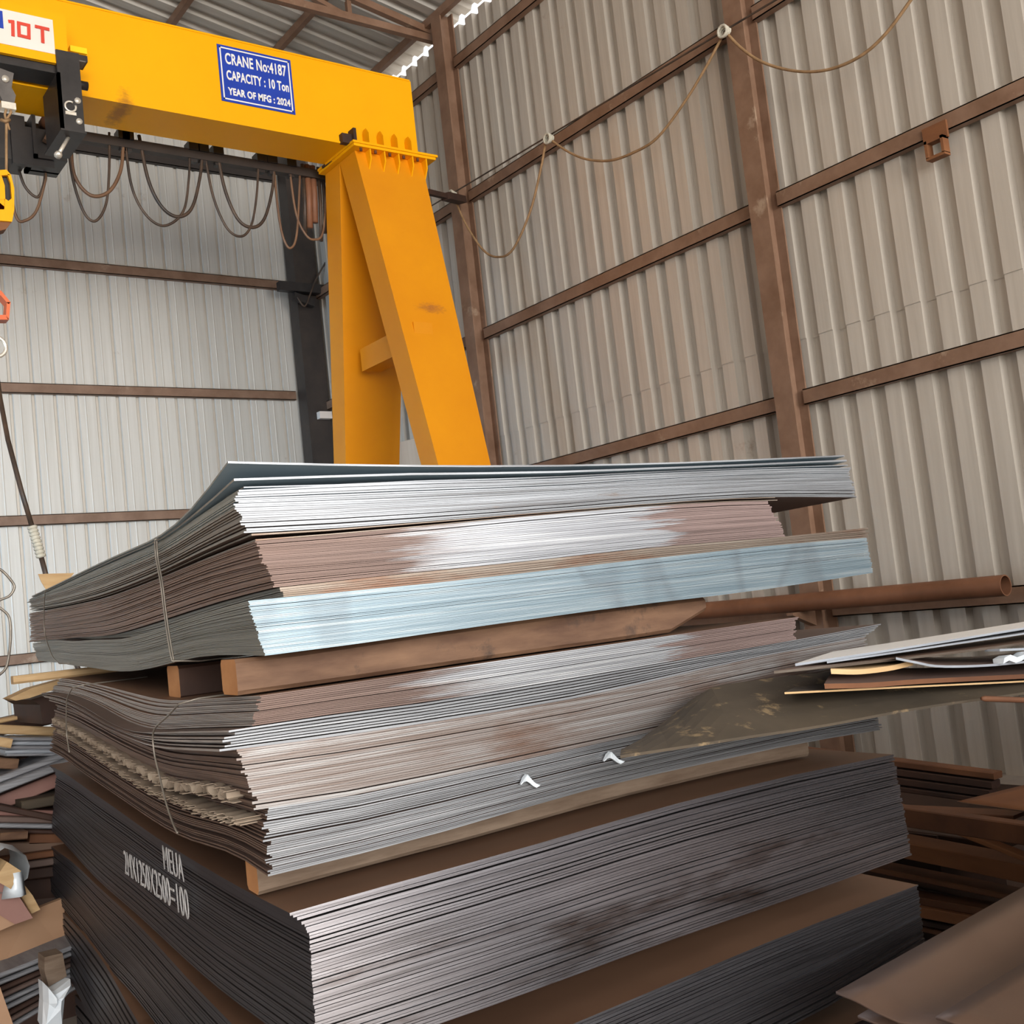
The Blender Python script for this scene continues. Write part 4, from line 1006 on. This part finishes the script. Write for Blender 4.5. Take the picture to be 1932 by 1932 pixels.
MB().tube([a_, a_.lerp(b_, .05), b_, b_ + (b_ - a_) * 2], [.003, .005, .005, .005], 8).build('scrap_rod', MT['rust'], None, label='thin copper coloured rod below the scrap sheets at the right edge', cat='rod')
for (x, y, mt, lab) in ((1890, 1226, 'scrap_blue', 'thin bright strip lying between the scrap sheets at the right edge'),):
    a_, b_ = hitp(1872, 1227, N0 - V * .25, NF), hitp(1990, 1222, N0 - V * .25, NF)
    MB().bar(a_, b_, .03, .004).build('scrap_strip', MT[mt], None, label=lab, cat='strip')
p = hitp(1912, 1244, N0 - V * .28, NF)
m = MB(); m.loft([[p + U * (i * .018 - .03) + Vector((0, 0, .004 * math.sin(i * 2) + dz)) - V * dv for dz, dv in ((-.004, 0), (.006, .004), (.004, -.02), (-.004, -.02))] for i in range(7)]); m.build('plastic_scrap', MT['plastic'], None, label='crumpled pale scrap on the wavy sheet at the right edge', cat='plastic')
# the pile those sheets rest on, beside the camera's view
def crib(c, sx, sy, z1, lab, mt='timber_grey'):
    z = 0; k = 0
    while z < z1 - .02:
        h = min(.14, z1 - z)
        for o_ in (-.38, .38):
            a_, b_ = (c[0] - sx / 2, c[1] + o_ * sy), (c[0] + sx / 2, c[1] + o_ * sy)
            if k % 2: a_, b_ = (c[0] + o_ * sx, c[1] - sy / 2), (c[0] + o_ * sx, c[1] + sy / 2)
            MB().bar((a_[0], a_[1], z + h / 2), (b_[0], b_[1], z + h / 2), .14, h - .001, ch=.006).build('crib_timber', MT[mt], None, label=lab, cat='timber', group=lab)
        z += h; k += 1
crib((2.72, 1.05), .5, .5, 1.2, 'grey timber of the crib under the scrap sheets, right of the view')

# brown sheets in the near right corner
def flat(name, px, z, mt, lab, th=.004, sag=0.0, cat='metal sheet', edge=None, n=14):
    C_ = [hit(x, y, 2, z) for x, y in px]         # quad corners: tip, far, opposite, near
    vs_ = []
    for off in (0, -th):
        for i in range(n + 1):
            for j in range(n + 1):
                u_, v_ = i / n, j / n
                p = (C_[0] * (1 - u_) + C_[1] * u_) * (1 - v_) + (C_[3] * (1 - u_) + C_[2] * u_) * v_
                vs_.append(p + Vector((0, 0, off + (sag(u_, v_) if sag else 0))))
    W = n + 1; o2 = W * W; fs = []; mi = []
    for i in range(n):
        for j in range(n):
            a = i * W + j; fs += [(a, a + 1, a + W + 1, a + W), (o2 + a, o2 + a + W, o2 + a + W + 1, o2 + a + 1)]; mi += [0, 0]
        a = i * W; fs.append((a, a + W, o2 + a + W, o2 + a)); mi.append(1)
        a = i * W + n; fs.append((a, o2 + a, o2 + a + W, a + W)); mi.append(1)
        fs.append((i, o2 + i, o2 + i + 1, i + 1)); mi.append(1)
        a = n * W + i; fs.append((a, a + 1, o2 + a + 1, o2 + a)); mi.append(1)
    m = MB(); m.add(vs_, fs, mi, True)
    return m.build(name, [MT[mt], MT[edge or mt]], None, label=lab, cat=cat)
def dip(u_, v_): return .02 - .055 * math.exp(-((v_ - .2) / .1) ** 2) * min(1, u_ + .25) 
flat('brown_sheet', [(1580, 1895), (2050, 1625), (3000, 1880), (2300, 2140)], .82, 'sheet_brown', 'large brown sheet with pointed corner in the near right corner of the view', .004, dip, edge='sheet_brown')
flat('brown_sheet', [(1765, 1918), (2120, 1700), (3000, 1950), (2400, 2090)], .852, 'sheet_brown', 'smaller pinkish brown sheet lying on the large brown sheet', .004, None, edge='sheet_brown')
flat('brown_sheet', [(1618, 1916), (2050, 1660), (3000, 1900), (2300, 2170)], .80, 'sheet_brown', 'brown sheet hidden under the large brown sheet, only its edge showing', .004, None, edge='sheet_brown')
MB().box((1.45, -.75, 0), (4.4, .42, .79)).build('added_block', MT['rust_dark'], None, label='unseen dark stack added under the brown corner sheets, carrying them and blocking light', cat='stack')  # added out of view: carries the corner sheets and keeps light off
MB().box((1.9, -3.6, 0), (4.4, -.85, 1.75)).build('added_block', MT['rust_dark'], None, label='tall unseen dark block added right of the camera to darken the bundles', cat='stack')  # unseen blocker, added so the right ends of the bundles fall dark
MB().box((4.7, -3.6, 0), (6.5, 1.9, 1.6)).build('added_block', MT['rust_dark'], None, label='unseen dark block added along the right wall beside the camera to block light', cat='stack')  # unseen blocker, added to keep light off the lower right wall

# rusty offcuts piled between the stack and the right wall
def strip(name, a, b, X, hpx, wd, mt, lab, cat='steel offcut', back=1.6, patchy=None):
    A_, B_ = hit(*a, 0, X), hit(*b, 0, X)
    dep_ = (B_ - EYE).dot(_F); h = hpx / FPX * dep_
    d = (A_ - B_).normalized(); A_ = A_ + d * back
    dz = Vector((0, 0, -h / 2))
    m = MB().bar(A_ + dz, B_ + dz, wd, h, ch=.004)
    return m.build(name, MT[mt], None, label=lab, cat=cat)
SC = [
 ('flat_bar', (1690, 1432), (1882, 1456), 4.5, 13, .07, 'rust', 'topmost dark flat bar of the small bundle by the wall'),
 ('flat_bar', (1694, 1448), (1878, 1472), 4.5, 14, .07, 'rust_dark', 'second dark flat bar of the small bundle by the wall'),
 ('flat_bar', (1698, 1465), (1874, 1488), 4.5, 14, .07, 'rust_dark', 'third dark flat bar of the small bundle by the wall'),
 ('flat_bar', (1702, 1482), (1868, 1504), 4.5, 10, .07, 'rust_dark', 'lowest dark flat bar of the small bundle by the wall'),
 ('steel_strip', (1725, 1524), (1925, 1534), 3.75, 7, .1, 'rust', 'dark strip on top of the rusty offcut pile, under the pointed brown sheet'),
 ('steel_strip', (1772, 1536), (1893, 1549), 3.6, 10, .06, 'rust_bright', 'short light rusty strip near the top of the offcut pile'),
 ('steel_strip', (1726, 1530), (1945, 1616), 3.5, 10, .05, 'rust_bright', 'slanting rusty strip crossing the offcut pile'),
 ('steel_plate', (1716, 1582), (1960, 1628), 3.7, 34, .12, 'rust_bright', 'broad orange rusty plate standing on edge in the offcut pile'),
 ('steel_strip', (1660, 1630), (1960, 1690), 3.72, 12, .1, 'rust', 'long rusty strip below the broad orange plate'),
 ('steel_strip', (1700, 1655), (1960, 1712), 3.8, 14, .14, 'rust_dark', 'dark strip in the lower half of the offcut pile'),
 ('steel_strip', (1735, 1685), (1930, 1718), 3.7, 16, .1, 'rust', 'brown strip above the low orange plate of the offcut pile'),
 ('steel_plate', (1738, 1703), (1900, 1732), 3.68, 22, .1, 'rust_bright', 'low orange rusty plate of the offcut pile, just behind the near brown sheet'),
 ('steel_strip', (1742, 1728), (1880, 1752), 3.72, 12, .1, 'rust_dark', 'dark strip under the low orange plate'),
 ('steel_strip', (1745, 1744), (1850, 1766), 3.7, 9, .08, 'rust', 'lowest thin rusty strip of the offcut pile'),
 ('steel_plate', (1880, 1545), (1990, 1560), 3.3, 40, .05, 'rust', 'upright rusty plate at the right edge of the offcut pile'),
 ('steel_strip', (1700, 1555), (1900, 1580), 3.95, 20, .16, 'rust_dark', 'dark flat offcut behind the slanting strip'),
]
for nm, a, b, X, h, wd, mt, lab in SC: strip(nm, a, b, X, h, wd, mt, lab)
p = hit(1722, 1512, 0, 4.5)
for yy, lab in ((p.y + .3, 'rusty block under the small bundle of flat bars, near end'), (p.y + 1.5, 'rusty block under the small bundle of flat bars, far end')):
    MB().box((4.4, yy - .05, 0), (4.6, yy + .05, hit(1702, 1494, 0, 4.5).z)).build('steel_block', MT['rust'], None, label=lab, cat='steel block')
flat('brown_sheet', [(1805, 1512), (2100, 1440), (2500, 1500), (2100, 1552)], .66, 'rust_bright', 'pointed light brown sheet lying on top of the rusty offcut pile', .004, None, edge='sheet_brown')
MB().box((4.32, 2.0, 0), (6.6, 8.0, .03)).build('steel_plate', MT['rust_dark'], None, label='added dark sheet on the floor along the right wall, standing for shade', cat='plate')  # dark cover added over the pale floor, shade put into its colour
MB().box((3.86, 2.6, 0), (4.3, 6.2, .42)).build('added_block', MT['rust_dark'], None, label='added dark backing behind the rusty offcuts, standing for shade in their gaps', cat='stack')  # backing added so the gaps between the offcuts read as shade
for i, (x, y0_, z_) in enumerate(((3.8, 3.2, .5), (3.8, 4.6, .5))):
    MB().box((x - .16, y0_ - .1, 0), (x + .2, y0_ + .1, .2)).build('steel_block', MT['rust_dark'], None, label='dark block at the %s of the rusty offcut pile' % ('near foot', 'far foot')[i], cat='steel block')

# ------------------------------------------------------------------ scrap heap behind the stack on the left
def slab(name, a, b, hpx, Y, depth, mt, lab, cat='offcut', mt2=None, ext=(0, .9)):
    A_, B_ = hit(*a, 1, Y), hit(*b, 1, Y)
    d = (B_ - A_).normalized(); dep_ = (A_ - EYE).dot(_F); h = hpx / FPX * dep_
    A_ = A_ - d * ext[0]; B_ = B_ + d * ext[1]
    o = Vector((0, depth / 2, -h / 2))
    return MB().bar(A_ + o, B_ + o, depth, h, ch=.004).build(name, MT[mt], None, label=lab, cat=cat)
zf = hit(50, 1400, 1, 5.1).z
MB().box((-1.6, 5.0, 0), (1.35, 5.45, zf)).build('added_block', MT['rust_dark'], None, label='added dark filler behind the left heap, standing for shade in its gaps', cat='stack')  # filler added as support; its dark colour shades the gaps of the heap
HP = [
 ('plank', (-40, 1366), (100, 1372), 17, 4.75, .12, 'wood_pale', 'pale plank on top of the scrap heap at the left', .4, .5),
 ('plank', (-20, 1362), (72, 1343), 7, 4.9, .1, 'wood_pale', 'thin pale splinter above the plank of the left heap', .3, 0),
 ('dark_plate', (0, 1362), (100, 1340), 26, 5.2, .3, 'rust_dark', 'dark plate behind the pale plank of the left heap', .2, .6),
 ('steel_strip', (18, 1391), (100, 1391), 7, 4.6, .3, 'scrap_grey', 'uppermost bright strip of the small bluish bundle at the left', 0, .6),
 ('steel_strip', (16, 1399), (100, 1399), 7, 4.6, .3, 'scrap_blue', 'second bright strip of the small bluish bundle at the left', 0, .6),
 ('steel_strip', (12, 1407), (100, 1407), 7, 4.6, .3, 'scrap_grey', 'third bright strip of the small bluish bundle at the left', 0, .6),
 ('steel_strip', (10, 1415), (100, 1414), 7, 4.6, .3, 'scrap_blue', 'fourth bright strip of the small bluish bundle at the left', 0, .6),
 ('steel_strip', (12, 1422), (100, 1421), 5, 4.6, .3, 'scrap_grey', 'lowest bright strip of the small bluish bundle at the left', 0, .6),
 ('plank', (-40, 1385), (22, 1394), 18, 4.55, .12, 'wood_pale', 'pale plank end left of the small bluish bundle', .3, 0),
 ('wood_block', (-30, 1428), (34, 1432), 20, 4.6, .15, 'timber', 'orange brown wood block under the small bluish bundle', .3, 0),
 ('dark_plate', (30, 1428), (110, 1426), 22, 4.8, .3, 'rust_dark', 'dark plate behind the orange brown block', 0, .5),
 ('steel_strip', (-20, 1472), (110, 1424), 12, 4.55, .3, 'scrap_grey', 'upper slanting grey strip of the left heap', .5, .5),
 ('steel_strip', (-20, 1490), (110, 1440), 14, 4.5, .3, 'scrap_grey', 'lower slanting grey strip of the left heap', .5, .5),
 ('steel_plate', (-20, 1510), (100, 1462), 26, 4.6, .3, 'plank_purple', 'slanting red brown plate below the grey strips', .5, .5),
 ('steel_strip', (-10, 1516), (100, 1538), 12, 4.45, .2, 'rust_dark', 'dark strip sloping down in the middle of the left heap', .5, .5),
 ('steel_plate', (40, 1512), (110, 1500), 18, 4.5, .2, 'sheet_muddy', 'small dull plate in the middle of the left heap', 0, .5),
 ('steel_strip', (-10, 1526), (100, 1530), 12, 4.5, .3, 'plank_purple', 'red brown strip in the middle of the left heap', .5, .5),
 ('steel_strip', (-10, 1540), (100, 1542), 12, 4.48, .3, 'face_brown', 'brown strip just above the two grey lines of the left heap', .5, .5),
 ('steel_strip', (-10, 1553), (100, 1555), 9, 4.46, .3, 'scrap_grey', 'grey strip in the lower middle of the left heap', .5, .5),
 ('steel_strip', (-10, 1563), (100, 1566), 8, 4.48, .3, 'rust_dark', 'dark strip below the grey strip of the left heap', .5, .5),
 ('wood_block', (0, 1572), (52, 1568), 15, 4.4, .2, 'timber', 'short brown block lying in the left heap', 0, 0),
 ('steel_plate', (55, 1574), (110, 1572), 20, 4.5, .2, 'rust', 'rusty piece beside the short brown block', 0, .5),
 ('steel_plate', (-20, 1590), (110, 1588), 32, 4.5, .4, 'sheet_brown', 'broad light brown plate in the left heap', .5, .5),
 ('steel_strip', (-10, 1620), (105, 1604), 12, 4.45, .3, 'rust', 'rusty strip under the broad light brown plate', .5, .5),
 ('steel_strip', (-10, 1634), (105, 1618), 14, 4.46, .3, 'face_brown', 'brown strip beside the plastic wrapped post', .5, .5),
 ('steel_strip', (-10, 1648), (105, 1634), 20, 4.5, .3, 'rust_dark', 'dark strip behind the plastic wrapped post', .5, .5),
 ('dark_plate', (-10, 1665), (120, 1654), 40, 4.6, .3, 'rust_dark', 'dark plate under the strips, beside the plastic wrapped post', .5, .5),
 ('dark_plate', (30, 1700), (125, 1688), 30, 4.6, .3, 'face_brown', 'brown plate just above the wide plywood board', .2, .4),
]
for nm, a, b, h, Y, dp, mt, lab, e0, e1 in HP: slab(nm, a, b, h, Y, dp, mt, lab, ext=(e0, e1))
# slanted boards in front of the heap
def quad(name, px, Y, th, mt, lab, cat='board', dY=None):
    P_ = [hit(x, y, 1, Y + (dY[i] if dY else 0)) for i, (x, y) in enumerate(px)]
    return MB().prism(P_, (0, th, 0)).build(name, MT[mt], None, label=lab, cat=cat)
quad('plywood_board', [(-120, 1815), (-120, 1880), (0, 1835), (122, 1796), (122, 1694), (60, 1718), (-20, 1755)], 4.3, .03, 'ply', 'wide light brown plywood board leaning in the left heap', dY=[0, -.2, -.2, -.2, 0, 0, 0])
quad('plank', [(-60, 1640), (0, 1662), (24, 1672), (62, 1732), (28, 1744), (-60, 1690)], 4.15, .03, 'plank_purple', 'red brown plank slanting down beside the plastic wrapped post')
quad('plank', [(45, 1668), (62, 1690), (76, 1716), (60, 1724), (40, 1690)], 4.2, .03, 'wood_pale', 'olive brown stick beside the red brown plank')
quad('plank', [(-40, 1700), (20, 1716), (28, 1744), (0, 1756), (-40, 1770)], 4.18, .03, 'ply', 'short pale board end under the red brown plank')
p = hit(15, 1652, 1, 4.1); ro = .046
m = MB(); ring = [(0, ro), (ro * .9, .006), (.006, -ro), (-ro * .92, -.004)]
m.loft([[p + Vector((x, yy, z)) for x, z in ring] for yy in (0, .55)]); post = m.build('timber_post', MT['wood_pale'], None, label='square timber post end wrapped in white plastic at the left edge', cat='post')
bagp = []
for yy, k in ((.02, 1.25), (.1, 1.35), (.3, 1.25)):
    r_ = []
    for i in range(12):
        a_ = 2 * math.pi * i / 12; rr = (ro + .012) * k * (1 + .08 * math.sin(i * 2.3 + yy * 20))
        r_.append(p + Vector((rr * math.cos(a_), yy, rr * math.sin(a_) + .012)))
    bagp.append(r_)
m = MB(); m.loft(bagp, False, 0, True)
tail = [hit(x, y, 1, 4.1) for x, y in ((36, 1645), (39, 1660), (41, 1675), (44, 1690))]
m.loft([[q + Vector((-.035 - .01 * i, .02, 0)), q + Vector((-.01, -.012, 0)), q + Vector((.012, .01, 0)), q + Vector((-.01, .03, 0))] for i, q in enumerate(tail)], True, 0, True)
m.build('plastic_wrap', MT['plastic'], post, label='white plastic wrapping')
# bundle of dark strips at the bottom left
for i in range(9):
    y = 1836 + i * 12
    slab('steel_strip', (2 + i * 2.5, y), (90 - i * 1.5, y - 34), 9, 4.0 + .02 * i, .3, ('scrap_grey', 'scrap_grey', 'rust_dark', 'face_brown')[i % 4], '%s strip of the dark slanting bundle under the plywood board' % ['first', 'second', 'third', 'fourth', 'fifth', 'sixth', 'seventh', 'eighth', 'ninth'][i], ext=(.1, .35))
quad('plank', [(-80, 1850), (0, 1862), (26, 1936), (0, 1990), (-80, 1990)], 3.8, .04, 'ply', 'pale board end in the lowest left corner of the view')
quad('wood_block', [(84, 1806), (118, 1798), (126, 1842), (92, 1862), (84, 1832)], 3.75, .08, 'timber_grey', 'dull square wood block beside the lowest black bundle', cat='block')
m = MB(); 
pts = [(80, 1852), (86, 1872), (100, 1868), (134, 1848), (136, 1862), (118, 1876), (116, 1940), (78, 1940), (82, 1890)]
C_ = [hit(x, y, 1, 3.7) for x, y in pts]
ctr = sum(C_, Vector()) / len(C_)
rings = [[ctr + (q - ctr) * k + Vector((0, off + .012 * math.sin(i * 2.4 + off * 40), 0)) for i, q in enumerate(C_)] for k, off in ((.25, -.05), (.8, -.03), (1.0, 0), (.9, .06))]
m.loft(rings, True); m.build('plastic_bag', MT['plastic'], None, label='crumpled bluish plastic bag at the foot of the lowest black bundle', cat='plastic bag')
# planks and splinters at the far left end of the middle pile
quad('plank', [(18, 1318), (60, 1298), (122, 1281), (120, 1292), (100, 1302), (56, 1317), (30, 1322)], 4.4, .12, 'wood_pale', 'pale pointed splinter of plank at the far left end of the middle pile', cat='plank')
quad('dark_plate', [(58, 1320), (98, 1308), (112, 1312), (112, 1364), (80, 1366), (76, 1330)], 4.5, .45, 'rust_dark', 'dark torn plate under the pointed splinter', cat='plate')
# loose grey wire dangling at the left edge
m = MB(); m.tube(catmull([hit(x, y, 1, 5.4) for x, y in ((-10, 1070), (4, 1077), (20, 1094), (27, 1108), (18, 1124), (0, 1132), (-14, 1140))]), .006, 6)
m.tube(catmull([hit(x, y, 1, 5.4) for x, y in ((-14, 1140), (4, 1150), (17, 1165), (20, 1195), (17, 1235), (10, 1262), (-10, 1280))]), .006, 6)
m.build('loose_wire', MT['wire'], None, label='thin grey wire dangling in loops at the left edge of the view', cat='wire')
